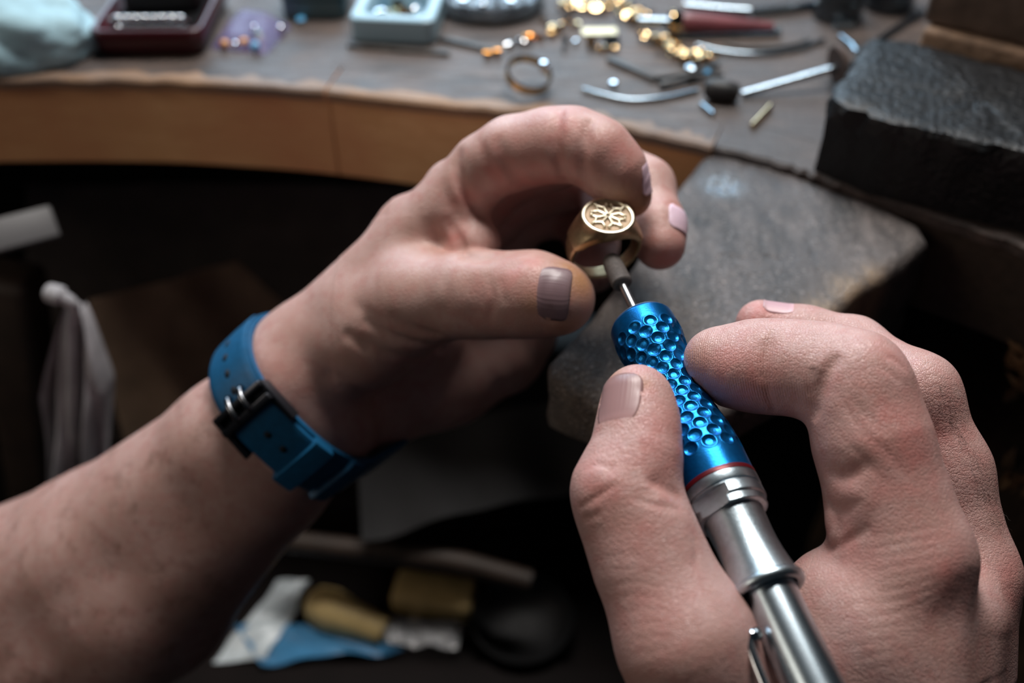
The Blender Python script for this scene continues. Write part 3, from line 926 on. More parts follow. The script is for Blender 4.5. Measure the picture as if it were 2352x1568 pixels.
# ---------------------------------------------------------------- the signet ring
def build_signet():
    up = unit([0.04, 0.66, 0.75])
    a = AX - up * np.dot(AX, up); a = unit(a)               # axis of the finger hole, towards the tool
    l = np.cross(up, a)
    fc = P(1397, 494, 296.0)                                # centre of the seal face
    h = 0.22
    f = Field((-17, -29, -12), (17, 4, 12), h)               # local: x = l, y = up, z = a; face at y = 0
    HC = np.array([0.0, -13.3, 0.0]); ro, ri = 11.6, 10.1
    X, Y, Z = f.ax[0][:, None, None], f.ax[1][None, :, None], f.ax[2][None, None, :]
    yy = Y - HC[1]
    rad = np.sqrt(X ** 2 + yy ** 2)
    topness = np.clip((yy / np.maximum(rad, 1e-3) + 0.35) / 1.35, 0, 1)
    halfw = 2.4 + 4.4 * topness ** 1.8
    thick = 1.0 + 0.9 * topness ** 1.5
    mid = ri + thick * 0.5 + 0.1
    qx = np.abs(rad - mid) - (thick * 0.5 + 0.15); qz = np.abs(Z) - halfw
    rd = 0.7
    qx2, qz2 = qx + rd, qz + rd
    band = np.minimum(np.maximum(qx2, qz2), 0) + np.sqrt(np.maximum(qx2, 0) ** 2 + np.maximum(qz2, 0) ** 2) - rd
    # head: a cone from the disc of the face down into the shoulders
    rr = np.sqrt(X ** 2 + Z ** 2)
    ell = np.sqrt((X * (1 + 0.028 * Y)) ** 2 + (Z * (1 - 0.022 * Y)) ** 2)
    head = np.maximum(ell - (8.05 - 0.05 * Y), np.maximum(Y, -(Y + 7.5))).astype(np.float32)
    d = smin(band.astype(np.float32), head, np.float32(2.6))
    d = np.maximum(d, Y - 0.0)
    bore = np.sqrt(X ** 2 + yy ** 2) - ri
    d = np.maximum(d, -bore).astype(np.float32)
    # recess of the face inside the rim
    rec = np.maximum(rr - 6.75, -(Y + 0.55))
    d = np.maximum(d, -rec)
    f.d = d.astype(np.float32) + np.zeros(f.n, dtype=np.float32)
    V, Q = f.mesh()
    Wd = lambda q: W(fc + np.asarray(q)[..., 0:1] * l + np.asarray(q)[..., 1:2] * up + np.asarray(q)[..., 2:3] * a)
    m_gold = plain('worn_brass_gold', (0.44, 0.335, 0.20), rough=0.36, metal=1.0, noise=0.14, nscale=800, bump=0.10, bscale=2600)
    m_pale = plain('polished_pale_gold', (0.86, 0.79, 0.62), rough=0.30, metal=1.0, noise=0.08, nscale=1500, bump=0.05, bscale=4000)
    m_field = plain('matt_recess_gold', (0.58, 0.45, 0.33), rough=0.75, metal=0.6, noise=0.15, nscale=2500, bump=0.25, bscale=5000)
    ring = thing('signet_ring', 'gold signet ring with a raised cross on its round face, pinched between thumb and fingers', 'ring', tuple(W(fc)))
    fix_normals(mesh_np('ring_body', Wd(V), Q, m_gold, ring))
    # rim of the seal
    rimV, rimF = [], []
    prof = [(7.95, -0.10), (7.9, 0.03), (7.6, 0.12), (7.1, 0.10), (6.85, 0.0), (6.7, -0.3), (6.68, -0.62)]
    n = 96
    for r, y in prof:
        for j in range(n):
            t = 2 * math.pi * j / n; rimV.append((r * math.cos(t), y, r * math.sin(t)))
    for i in range(len(prof) - 1):
        for j in range(n):
            j2 = (j + 1) % n; rimF.append((i * n + j, (i + 1) * n + j, (i + 1) * n + j2, i * n + j2))
    fix_normals(mesh_from('seal_rim', Wd(np.array(rimV)), rimF, m_pale, ring))
    V, Fc = [(0, -0.5, 0)], []
    for j in range(64): V.append((6.75 * math.cos(2 * math.pi * j / 64), -0.5, 6.75 * math.sin(2 * math.pi * j / 64)))
    Fc = [(0, 1 + (j + 1) % 64, 1 + j) for j in range(64)]
    fix_normals(mesh_from('seal_field', Wd(np.array(V, dtype=float)), Fc, m_field, ring))
    # voided cross with balls at its twelve points, each arm a child
    def strand(pts, r0, r1):
        q = spline([(x, -0.22, z) for x, z in pts], 5)
        return tube_geo(Wd(q), np.linspace(r0, r1, len(q)) * 0.001, 8)
    def ball(x, z, r):
        bm = bmesh.new(); bmesh.ops.create_uvsphere(bm, u_segments=10, v_segments=6, radius=r * 0.001)
        vs = np.array([v.co[:] for v in bm.verts]) + Wd(np.array([[x, -0.14, z]]))[0]
        fs = [tuple(v.index for v in f_.verts) for f_ in bm.faces]; bm.free(); return vs, fs
    for k in range(4):
        t = math.radians(-22 + 90 * k)
        c, s = math.cos(t), math.sin(t)
        tr = lambda r, q: (r * c - q * s, r * s + q * c)
        parts = []
        for sg in (1, -1):
            parts.append(strand([tr(0.45, 0.24 * sg), tr(2.0, 0.72 * sg), tr(3.4, 1.32 * sg)], 0.44, 0.50))
            parts.append(strand([tr(3.4, 1.32 * sg), tr(3.62, 2.1 * sg), tr(3.95, 2.95 * sg)], 0.46, 0.42))
            parts.append(strand([tr(3.4, 1.32 * sg), tr(4.05, 0.80 * sg), tr(4.8, 0.28 * sg), tr(5.8, 0.02 * sg)], 0.46, 0.42))
            parts.append(ball(*tr(3.98, 3.0 * sg), 0.62))
        parts.append(ball(*tr(5.85, 0), 0.62))
        V, Fc = join_geo(parts)
        fix_normals(mesh_from('cross_arm', V, Fc, m_pale, ring))
    return ring
build_signet()

# ---------------------------------------------------------------- the wristwatch on the far wrist
def build_watch():
    m_strap = plain('blue_rubber_strap', (0.003, 0.085, 0.20), rough=0.5, noise=0.12, nscale=400, bump=0.05, bscale=1500)
    m_black = plain('black_buckle', (0.045, 0.048, 0.058), rough=0.28, metal=0.7)
    m_prong = plain('dark_prong', (0.20, 0.21, 0.23), rough=0.25, metal=1.0)
    m_hole = plain('strap_hole_dark', (0.002, 0.006, 0.012), rough=0.9)
    m_glass = plain('watch_glass', (0.01, 0.012, 0.015), rough=0.08)
    c = P(688, 928, 353)                     # on the axis of the wrist
    ax = unit(P(880, 770, 338) - P(520, 1080, 368))
    ref = unit(-c); e1 = unit(ref - ax * np.dot(ref, ax)); e2 = np.cross(ax, e1)     # e1 to the viewer
    if e2[1] < 0: e2 = -e2
    nphi = 120
    vs = np.linspace(-10.6, 10.6, 9)
    phi = np.linspace(0, 2 * math.pi, nphi, endpoint=False)
    rad = np.zeros((len(vs), nphi))
    rr = np.arange(4, 48, 0.25)
    for i, v in enumerate(vs):
        d = np.cos(phi)[:, None] * e1 + np.sin(phi)[:, None] * e2
        pts = c + ax * v + d[:, None, :] * rr[None, :, None]
        val = FL.sample(pts)
        k = (val > 0).argmax(axis=1)
        rad[i] = rr[k]
    prof = np.maximum(rad.max(axis=0), rad.mean(axis=0) + 0.3)
    ker = np.array([1, 2, 3, 4, 5, 4, 3, 2, 1.0]); ker /= ker.sum()
    for _ in range(3): prof = sum(np.roll(prof, k - 4) * ker[k] for k in range(9))
    prof = np.maximum(prof, rad.mean(axis=0)) + 0.3
    pin = lambda ph: np.interp(ph % (2 * math.pi), np.append(phi, 2 * math.pi), np.append(prof, prof[0]))
    def pt(ph, v, h): return c + ax * v + (pin(ph) + h) * (math.cos(ph) * e1 + math.sin(ph) * e2)
    def band(name, p0, p1, v0, v1, h0, h1, m, parent, n=60, crown=0.5, taper=0.0):
        """curved strip round the wrist from angle p0 to p1"""
        closed = abs(p1 - p0) >= 2 * math.pi - 1e-6
        prf = [(0, h0), (0, h1 - 0.6), (0.05, h1 - 0.15), (0.14, h1), (0.5, h1 + crown * 0.3), (0.86, h1), (0.95, h1 - 0.15), (1, h1 - 0.6), (1, h0)]
        V, Fc = [], []
        k = len(prf)
        steps = n if closed else n + 1
        for i in range(steps):
            ph = p0 + (p1 - p0) * i / n
            tw = 1 - taper * (i / n)
            for u, h in prf: V.append(pt(ph, ((v0 + v1) / 2) + (v0 - (v0 + v1) / 2) * (1 - 2 * u) * tw, h))
        for i in range(n):
            i2 = (i + 1) % steps
            for j in range(k):
                j2 = (j + 1) % k
                Fc.append((i * k + j, i * k + j2, i2 * k + j2, i2 * k + j))
        if not closed:
            Fc.append(tuple(range(k - 1, -1, -1))); Fc.append(tuple((steps - 1) * k + j for j in range(k)))
        return sharpen(fix_normals(mesh_from(name, W(np.array(V)), Fc, m, parent)), 50)
    watch = thing('wristwatch', 'wristwatch on a blue rubber strap with black buckle, worn on the far wrist', 'watch', tuple(W(c)))
    # angle of the buckle as seen: find the strap angle whose image lies nearest to it
    def ang(px, py):
        best = min(np.linspace(-1.6, 1.6, 321), key=lambda ph: np.hypot(*(pix(pt(ph, 0, 2.5)) - np.array([px, py]))))
        return best
    pix = lambda p: np.array([1176 + p[0] / -p[2] * F, 784 - p[1] / -p[2] * F])
    pb = ang(590, 932)
    sgn = 1 if pix(pt(pb + 0.1, 0, 2))[1] > pix(pt(pb, 0, 2))[1] else -1         # direction that runs down the picture
    D = lambda q: pb + sgn * q
    strap = band('strap', D(-2.45), D(2.45), -10.4, 10.4, 0.0, 2.3, m_strap, watch, 110)
    band('strap_tail', D(0.06), D(1.02), -9.6, 9.6, 2.4, 4.3, m_strap, watch, 40)
    band('strap_tail', D(-1.30), D(-0.10), -9.8, 9.8, 2.35, 3.2, m_strap, watch, 40)
    lp = band('keeper_loop', D(0.80), D(1.04), -11.2, 11.2, 2.2, 6.0, m_strap, watch, 10)
    band('keeper_loop', D(1.34), D(1.52), -11.2, 11.2, 2.0, 4.6, m_strap, watch, 10)
    for q, h in ((-0.98, 3.2), (-0.75, 3.2), (-0.52, 3.2), (-0.30, 3.2), (0.36, 4.35), (0.62, 4.35)):
        V, Fc = [], []
        for j in range(16):
            t = 2 * math.pi * j / 16
            V.append(pt(D(q + 0.050 * math.cos(t)), 1.25 * math.sin(t), h + 0.22))
        for j in range(16):
            t = 2 * math.pi * j / 16
            V.append(pt(D(q + 0.050 * math.cos(t)), 1.25 * math.sin(t), h - 0.8))
        Fc = [tuple(range(16)), tuple(range(31, 15, -1))] + [(j, 16 + j, 16 + (j + 1) % 16, (j + 1) % 16) for j in range(16)]
        fix_normals(mesh_from('strap_hole', W(np.array(V)), Fc, m_hole, strap))
    # buckle: cross bars, side rails, prongs
    bk = []
    def bar(q0, q1, v0, v1, h0, h1):
        V = [pt(D(q), v, h) for h in (h0, h1) for q, v in ((q0, v0), (q1, v0), (q1, v1), (q0, v1))]
        return W(np.array(V)), [(0, 3, 2, 1), (4, 5, 6, 7), (0, 1, 5, 4), (1, 2, 6, 5), (2, 3, 7, 6), (3, 0, 4, 7)]
    o = fix_normals(mesh_from('buckle', *join_geo([bar(-0.16, -0.09, -11.8, 11.8, 3.2, 6.2), bar(0.00, 0.085, -11.8, 11.8, 3.0, 6.4), bar(-0.16, 0.42, 10.6, 12.6, 1.2, 5.6), bar(-0.16, 0.42, -12.6, -10.6, 1.2, 5.6), bar(-0.16, 0.1, -11.8, 11.8, 2.4, 3.6)]), m_black, watch))
    bevel(o, 0.0005, 2)
    for v in (-3.0, 3.2):
        V, Fc = tube_geo(W(np.array([pt(D(0.05), v, 5.6), pt(D(-0.02), v, 6.6), pt(D(-0.12), v, 6.4), pt(D(-0.22), v, 5.2), pt(D(-0.27), v, 3.6)])), 0.0011, 10)
        fix_normals(mesh_from('buckle_prong', V, Fc, m_prong, o))
    # case and crystal on the hidden side of the wrist
    cc = pt(pb + math.pi, 0, 0); out = unit(pt(pb + math.pi, 0, 5) - cc)
    V, Fc = lathe_geo(W(cc), (W(cc + out) - W(cc)) / 0.001, [(-0.0005, 0.017), (0.002, 0.0195), (0.008, 0.0195), (0.0095, 0.018), (0.0098, 0.016)], 48, ref=tuple(RIGHT), cap0=True)
    case = fix_normals(mesh_from('watch_case', V, Fc, m_black, watch))
    V, Fc = lathe_geo(W(cc), (W(cc + out) - W(cc)) / 0.001, [(0.0092, 0.0165), (0.0104, 0.0158), (0.0106, 0.0005)], 48, ref=tuple(RIGHT))
    fix_normals(mesh_from('crystal', V, Fc, m_glass, case))
    return watch
build_watch()
# ---------------------------------------------------------------- wood
def wood(name, c1, c2, c3, axis=0, stretch=14.0, scale=34.0, rough=0.5, speck=0.0, bump=0.4, top=None, attrs=False, spec=0.5):
    m, nt, N, L, b = new_mat(name)
    tc = N.new('ShaderNodeTexCoord')
    mp = N.new('ShaderNodeMapping'); s = [stretch] * 3; s[axis] = 1.0
    mp.inputs['Scale'].default_value = s
    L.new(tc.outputs['Object'], mp.inputs['Vector'])
    def nz(scale_, vec, det=6, ro=0.55, dist=0.0):
        q = N.new('ShaderNodeTexNoise'); q.inputs['Scale'].default_value = scale_; q.inputs['Detail'].default_value = det
        q.inputs['Roughness'].default_value = ro; q.inputs['Distortion'].default_value = dist
        L.new(vec, q.inputs['Vector']); return q.outputs['Fac']
    def rmp(src, a, c):
        r = N.new('ShaderNodeMapRange'); r.inputs[1].default_value = a; r.inputs[2].default_value = c
        L.new(src, r.inputs[0]); return r.outputs[0]
    def mix(f, a, c):
        x = N.new('ShaderNodeMix'); x.data_type = 'RGBA'
        if isinstance(f, float): x.inputs[0].default_value = f
        else: L.new(f, x.inputs[0])
        for i, q in ((6, a), (7, c)):
            if isinstance(q, tuple): x.inputs[i].default_value = (*q, 1)
            else: L.new(q, x.inputs[i])
        return x.outputs[2]
    g = nz(scale, mp.outputs[0], 8, 0.65, 0.3)
    big = nz(11, tc.outputs['Object'], 5)
    col = mix(rmp(g, 0.32, 0.68), c1, c2)
    col = mix(rmp(big, 0.42, 0.66), col, c3)
    if speck > 0:
        sp = nz(900, tc.outputs['Object'], 2)
        f = N.new('ShaderNodeMath'); f.operation = 'MULTIPLY'; f.inputs[1].default_value = speck
        L.new(rmp(sp, 0.60, 0.72), f.inputs[0])
        col = mix(f.outputs[0], col, tuple(min(1, q * 2.4 + 0.05) for q in c2))
    if attrs:
        a1 = N.new('ShaderNodeAttribute'); a1.attribute_name = 'bare'
        ns = nz(260, mp.outputs[0], 5)
        ff = N.new('ShaderNodeMath'); ff.operation = 'MULTIPLY'; L.new(a1.outputs['Fac'], ff.inputs[0]); L.new(rmp(ns, 0.25, 0.6), ff.inputs[1])
        col = mix(ff.outputs[0], col, (0.36, 0.25, 0.16))
        a2 = N.new('ShaderNodeAttribute'); a2.attribute_name = 'burn'
        col = mix(a2.outputs['Fac'], col, (0.22, 0.24, 0.26))
        rr = N.new('ShaderNodeMapRange'); rr.inputs[3].default_value = rough; rr.inputs[4].default_value = 0.16
        L.new(a2.outputs['Fac'], b.inputs['Metallic'])
        L.new(a2.outputs['Fac'], rr.inputs[0]); L.new(rr.outputs[0], b.inputs['Roughness'])
    else:
        rv = N.new('ShaderNodeMapRange'); rv.inputs[1].default_value = 0.3; rv.inputs[2].default_value = 0.7
        rv.inputs[3].default_value = rough - 0.12; rv.inputs[4].default_value = min(1, rough + 0.22)
        L.new(nz(55, mp.outputs[0], 6), rv.inputs[0]); L.new(rv.outputs[0], b.inputs['Roughness'])
    b.inputs['Specular IOR Level'].default_value = spec
    L.new(col, b.inputs['Base Color'])
    hb = N.new('ShaderNodeMath'); hb.operation = 'ADD'
    fine = nz(420, mp.outputs[0], 4); pits = nz(700, tc.outputs['Object'], 3)
    h0 = N.new('ShaderNodeMath'); h0.operation = 'ADD'; L.new(fine, h0.inputs[0]); L.new(pits, h0.inputs[1])
    L.new(h0.outputs[0], hb.inputs[0]); L.new(g, hb.inputs[1])
    bp = N.new('ShaderNodeBump'); bp.inputs['Strength'].default_value = bump; bp.inputs['Distance'].default_value = 0.0008
    L.new(hb.outputs[0], bp.inputs['Height']); L.new(bp.outputs[0], b.inputs['Normal'])
    return m

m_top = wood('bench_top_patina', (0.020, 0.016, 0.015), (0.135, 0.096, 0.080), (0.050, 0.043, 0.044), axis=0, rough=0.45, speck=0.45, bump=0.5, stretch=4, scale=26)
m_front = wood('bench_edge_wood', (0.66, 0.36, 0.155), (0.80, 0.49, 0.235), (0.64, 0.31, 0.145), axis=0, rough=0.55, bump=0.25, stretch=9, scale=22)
m_shadedge = wood('shaded_edge_wood', (0.035, 0.024, 0.018), (0.075, 0.048, 0.034), (0.05, 0.035, 0.026), axis=0, rough=0.6, bump=0.5, stretch=9, scale=40)  # darkened version of the front wood: shade on the right-hand front painted in
m_worn = wood('worn_edge_wood', (0.22, 0.13, 0.075), (0.34, 0.20, 0.11), (0.15, 0.115, 0.10), axis=0, rough=0.5, bump=0.4, stretch=6, scale=40)
ZB = 0.90

def Bp(px, py, h=0.0): return at_z(px, py, ZB + h)

# ---------------------------------------------------------------- setting
m_floor = plain('dark_floor', (0.020, 0.017, 0.015), rough=0.8, noise=0.3, nscale=8)
fl = mesh_from('floor', *box_geo((0, 0.6, -0.02), (2.2, 0, 0), (0, 2.4, 0), (0, 0, 0.02)), m_floor, None, False)
tag(fl, 'dark floor under the bench', None, None, 'structure')

# ---------------------------------------------------------------- bench: worktop with boards along its curved front
bench = thing('workbench', 'old wooden jeweller workbench with a grey worn top and brown curved front edge', 'workbench', (0, 0.6, ZB))
edge_px = [(-900, 225), (-400, 190), (0, 181), (300, 182), (500, 191), (700, 205), (1000, 238), (1200, 256), (1350, 274), (1500, 308), (1620, 334), (1710, 352), (1817, 383), (1883, 405), (2000, 446), (2150, 494), (2352, 562), (2600, 665), (3000, 860)]
edge = spline([Bp(*p) for p in edge_px], 6)
y300 = Bp(300, 182)[1]
THK = ZB - at_y(300, 387, y300)[2]
def strip_board(name, i0, i1, depth, gap, mats):
    """one board of the front edge between two stations of the curve"""
    pts = edge[i0:i1 + 1].copy()
    tan = np.gradient(pts, axis=0); tan[:, 2] = 0; tan /= np.linalg.norm(tan, axis=1, keepdims=True)
    nor = np.stack([-tan[:, 1], tan[:, 0], np.zeros(len(pts))], -1)          # into the bench
    pts[0] = pts[0] + tan[0] * gap; pts[-1] = pts[-1] - tan[-1] * gap
    n = len(pts)
    prof = [(0, -0.0012), (0.0012, 0.0), (0.007, 0.0), (depth, 0.0), (depth, -THK), (0.0055, -THK), (0.004, -THK + 0.0015), (0.004, -0.0062), (0, -0.005)]
    V, Fc = [], []
    for i in range(n):
        wob = 0.0006 * math.sin(i * 1.9) + 0.0005 * math.sin(i * 4.1 + 1); wear = 0.004 * math.sin(i * 0.9) * math.sin(i * 2.3 + 1)
        for d, z in prof: V.append(pts[i] + nor[i] * (d + (wear if d == 0.007 else wob if d < 0.003 else 0)) + np.array([0, 0, z]))
    k = len(prof)
    for i in range(n - 1):
        for j in range(k): Fc.append((i * k + j, (i + 1) * k + j, (i + 1) * k + (j + 1) % k, i * k + (j + 1) % k))
    Fc.append(tuple(range(k))); Fc.append(tuple((n - 1) * k + j for j in range(k - 1, -1, -1)))
    o = mesh_from(name, np.array(V), Fc, mats[0], bench)
    for m in mats[1:]: o.data.materials.append(m)
    fix_normals(o)
    for p in o.data.polygons:
        c = p.index % k if p.index < (n - 1) * k else 99
        p.material_index = 1 if c == 2 else (2 if c in (0, 1, 8) else 0)
    return sharpen(o, 30)
def pxs(p): 
    q = (np.asarray(p) - CAM); return 1176 + (q @ RIGHT) / -(q @ BACK) * F
ex = np.array([pxs(p) for p in edge])
near = lambda v: int(np.abs(ex - v).argmin())
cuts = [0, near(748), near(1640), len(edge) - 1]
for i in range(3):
    strip_board('edge_board', cuts[i], cuts[i + 1], 0.024, 0.0004, [m_shadedge if i == 2 else m_front, m_top, m_top if i == 2 else m_worn])
tan = np.gradient(edge, axis=0); tan /= np.linalg.norm(tan, axis=1, keepdims=True)
inner = edge + np.stack([-tan[:, 1], tan[:, 0], 0 * tan[:, 0]], -1) * 0.0243
slab = [tuple(p) for p in inner] + [(1.3, inner[-1][1], ZB), (1.3, 1.5, ZB), (-1.3, 1.5, ZB), (-1.3, inner[0][1], ZB)]
V, Fc = prism_geo(slab, (0, 0, -THK + 0.003))
o = fix_normals(mesh_from('worktop', V, Fc, m_top, bench, False))
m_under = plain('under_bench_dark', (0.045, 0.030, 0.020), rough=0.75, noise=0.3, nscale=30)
# carcase under the top: back board and legs, in the dark
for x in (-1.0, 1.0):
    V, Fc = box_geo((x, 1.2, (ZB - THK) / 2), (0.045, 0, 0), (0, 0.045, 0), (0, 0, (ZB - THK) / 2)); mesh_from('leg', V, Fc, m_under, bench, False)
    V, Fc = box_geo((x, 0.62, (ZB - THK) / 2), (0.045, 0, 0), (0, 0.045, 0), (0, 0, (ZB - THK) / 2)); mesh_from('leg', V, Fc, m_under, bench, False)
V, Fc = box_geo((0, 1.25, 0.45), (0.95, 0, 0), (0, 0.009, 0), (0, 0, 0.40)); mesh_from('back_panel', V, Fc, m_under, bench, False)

# ---------------------------------------------------------------- bench pin: thick worn wedge of wood under the hands
def poly_sdf(px_, py_, poly):
    d = np.full(np.broadcast(px_, py_).shape, 1e9, dtype=np.float32); s = np.ones_like(d)
    n = len(poly)
    for i in range(n):
        a, b = poly[i], poly[(i + 1) % n]
        ex_, ey_ = b[0] - a[0], b[1] - a[1]
        wx, wy = px_ - a[0], py_ - a[1]
        t = np.clip((wx * ex_ + wy * ey_) / (ex_ * ex_ + ey_ * ey_), 0, 1)
        d = np.minimum(d, (wx - ex_ * t) ** 2 + (wy - ey_ * t) ** 2)
        c1 = py_ >= a[1]; c2 = py_ < b[1]; c3 = ex_ * wy > ey_ * wx
        flip = (c1 & c2 & c3) | (~c1 & ~c2 & ~c3)
        s = np.where(flip, -s, s)
    return s * np.sqrt(d)

def build_pin():
    zt = 0.8965
    top_px = [(1520, 470), (1580, 395), (1612, 350), (1665, 342), (1735, 352), (1885, 416), (2050, 476), (2118, 512), (2138, 552), (2095, 590), (1985, 660), (1890, 752), (1720, 895), (1600, 962), (1510, 972), (1400, 936), (1312, 888), (1264, 842), (1262, 810), (1352, 725), (1455, 595)]
    poly = [at_z(*p, zt)[:2] * 1000 for p in top_px]
    pa = np.array(poly); lo = pa.min(axis=0) - 6; hi = pa.max(axis=0) + 6
    yf, yb = pa[:, 1].min(), pa[:, 1].max()
    f = Field((lo[0], lo[1], zt * 1000 - 80), (hi[0], hi[1], zt * 1000 + 5), 0.62)
    X, Y, Z = f.ax[0][:, None, None], f.ax[1][None, :, None], f.ax[2][None, None, :]
    d2 = poly_sdf(f.ax[0][:, None], f.ax[1][None, :], poly)[:, :, None]
    wob = 0.5 * np.sin(X * 0.21 + 1) * np.sin(Y * 0.17) + 0.3 * np.sin(X * 0.47 + Y * 0.31)
    u = np.clip((Y - yf) / (yb - yf), 0, 1)
    ztop = zt * 1000 + wob * 0.6 - 8.0 * np.clip(1 - u / 0.30, 0, 1) ** 2
    zbot = zt * 1000 - (16 + 60 * u ** 0.8)
    smax = lambda a, b, k: -smin(-a, -b, np.float32(k))
    d = smax(d2 + 0.35 * np.sin(Z * 0.3 + X * 0.2), Z - ztop, 7.0)
    d = smax(d, zbot - Z, 5.0)
    f.d = np.ascontiguousarray(d.astype(np.float32))
    wp = lambda px, py: at_z(px, py, zt) * 1000
    # burnt pit at the back corner, dents and cuts
    c = wp(1660, 425)
    for k in range(44):
        a, r = RNG.uniform(0, 6.28), RNG.uniform(0, 9.0)
        q = c + np.array([math.cos(a) * r, math.sin(a) * r * 0.9, 0])
        f.stroke_pts([q], RNG.uniform(-1.3, 1.5), RNG.uniform(1.1, 2.1))
    f.stroke_pts([c], 1.6, 7.0)
    f.stroke_pts([wp(1712, 352), wp(1705, 400), wp(1720, 450)], 0.7, 1.6)
    f.stroke_pts([wp(1690, 590), wp(1720, 600)], 0.7, 1.6); f.stroke_pts([wp(1760, 590), wp(1790, 596)], 0.7, 1.4)
    for k in range(70):
        a = wp(RNG.uniform(1560, 2080), RNG.uniform(480, 720)); t = RNG.uniform(-0.6, 0.6) + 0.9
        ln = RNG.uniform(2, 9)
        f.stroke_pts([a, a + np.array([math.cos(t) * ln, math.sin(t) * ln, 0])], RNG.uniform(0.1, 0.3), RNG.uniform(0.7, 1.0))
    for k in range(26):                                                   # end grain of the front lip
        q = wp(1270 + 7 * k, 870 + 3.5 * k + RNG.uniform(-6, 6))
        f.stroke_pts([q + np.array([0.6, 3, -1.5]), q + np.array([0, -1, -4]), q + np.array([0, -1, -13])], RNG.uniform(0.15, 0.5), 0.8)
    V, Q = f.mesh()
    m = wood('pin_wood', (0.018, 0.016, 0.016), (0.155, 0.130, 0.122), (0.058, 0.051, 0.052), axis=1, rough=0.40, speck=0.8, bump=1.0, stretch=4, scale=34, attrs=True)
    o = mesh_np('bench_pin', V / 1000, Q, m)
    fix_normals(o)
    Vm = V
    bare = np.zeros(len(V)); 
    for px, py, r, s in ((1330, 880, 12, 0.25), (1400, 935, 12, 0.3), (1480, 955, 12, 0.3), (1900, 720, 9, 1.0), (1960, 665, 8, 1.0), (2010, 630, 6, 0.9), (1990, 680, 9, 0.7), (1500, 740, 16, 0.3)):
        q = wp(px, py); bare = np.maximum(bare, s * np.exp(-(np.linalg.norm(Vm[:, :2] - q[:2], axis=1) / r) ** 2))
    set_attr(o, 'bare', bare)
    lump = 0.5 + 0.5 * np.sin(Vm[:, 0] * 1.3 + 2 * np.sin(Vm[:, 1] * 0.9)) * np.sin(Vm[:, 1] * 1.5 + 1)
    set_attr(o, 'burn', np.clip((0.35 + lump) * np.exp(-(np.linalg.norm(Vm[:, :2] - c[:2], axis=1) / 9.0) ** 4), 0, 1))
    return tag(o, 'grey worn wooden bench pin with a burnt pit, below the hands', 'bench pin')
build_pin()

# ---------------------------------------------------------------- black block and bricks at the right
def proj(p):
    q = np.asarray(p) - CAM; d = -(q @ BACK)
    return np.array([1176 + (q @ RIGHT) / d * F, 784 - (q @ UP) / d * F])
def height_for(p, py):
    zz = np.linspace(0, 0.2, 401)
    return zz[np.argmin([abs(proj([p[0], p[1], ZB + z])[1] - py) for z in zz])]

def rough_block(name, top_pts, h, m, label, cat, jit=0.0012, seed=1):
    """a broken-edged block: top polygon (world), height, chipped rim"""
    r = np.random.default_rng(seed)
    pts = []
    n = len(top_pts)
    for i in range(n):
        a, b = np.asarray(top_pts[i]), np.asarray(top_pts[(i + 1) % n])
        k = max(2, int(np.linalg.norm(b - a) / 0.004))
        for j in range(k): pts.append(a + (b - a) * j / k)
    pts = np.array(pts); c = pts.mean(axis=0)
    N_ = len(pts)
    rings = [(0, 0.0, 0.0), (0.004, 0.0, 0.0), (0.0012, -0.0008, 0.6), (0, -0.003, 1.0), (-0.0004, -0.010, 0.8), (0, -h * 0.5, 0.8), (0, -h, 0.3)]
    V, Fc = [], []
    jv = r.normal(0, jit, (N_, 3)); jv2 = r.normal(0, jit * 0.7, (N_, 3))
    for kk, (ins, z, w) in enumerate(rings[1:]):
        for i in range(N_):
            d = unit(c - pts[i])
            V.append(pts[i] + d * ins + np.array([0, 0, z]) + w * (jv[i] if kk < 3 else jv2[i]) * (1 if z > -h + 1e-6 else 0.3) * np.array([1, 1, 0.5 if z > -h + 1e-6 else 0]))
    R_ = len(rings) - 1
    for k in range(R_ - 1):
        for i in range(N_):
            j = (i + 1) % N_
            Fc.append((k * N_ + i, (k + 1) * N_ + i, (k + 1) * N_ + j, k * N_ + j))
    # top as a fan of inner rings with small bumps
    o0 = len(V); prev = list(range(N_))
    for t in (0.8, 0.55, 0.3, 0.1):
        cur = []
        for i in range(N_):
            cur.append(len(V)); q = c + (pts[i] - c) * t
            V.append(q + np.array([0, 0, r.normal(0, 0.00025)]))
        for i in range(N_):
            j = (i + 1) % N_; Fc.append((prev[i], prev[j], cur[j], cur[i]))
        prev = cur
    Fc.append(tuple(prev)); Fc.append(tuple((R_ - 1) * N_ + i for i in range(N_ - 1, -1, -1)))
    o = fix_normals(mesh_from(name, np.array(V), Fc, m))
    sharpen(o, 32)
    return tag(o, label, cat)

m_char = plain('charcoal_block', (0.0035, 0.004, 0.005), spec=0.35, rough=0.42, noise=0.6, nscale=300, bump=0.9, bscale=420)
b0 = Bp(1886, 390)
hb = height_for(b0, 226)
tz = ZB + hb
tp = [at_z(1908, 226, tz), at_z(2040, 280, tz), at_z(2150, 302, tz), at_z(2352, 348, tz), at_z(2560, 400, tz), at_z(2560, 205, tz), at_z(2352, 155, tz), at_z(2110, 97, tz), at_z(1992, 82, tz)]
rough_block('charcoal_block', tp, hb, m_char, 'black charcoal soldering block with a chipped top edge, right end of bench', 'soldering block', 0.0011, 3)
m_brick = plain('brown_firebrick', (0.135, 0.098, 0.078), rough=0.85, noise=0.35, nscale=120, bump=0.6, bscale=300)
m_brick2 = plain('tan_firebrick', (0.20, 0.125, 0.08), rough=0.85, noise=0.3, nscale=140, bump=0.5, bscale=300)
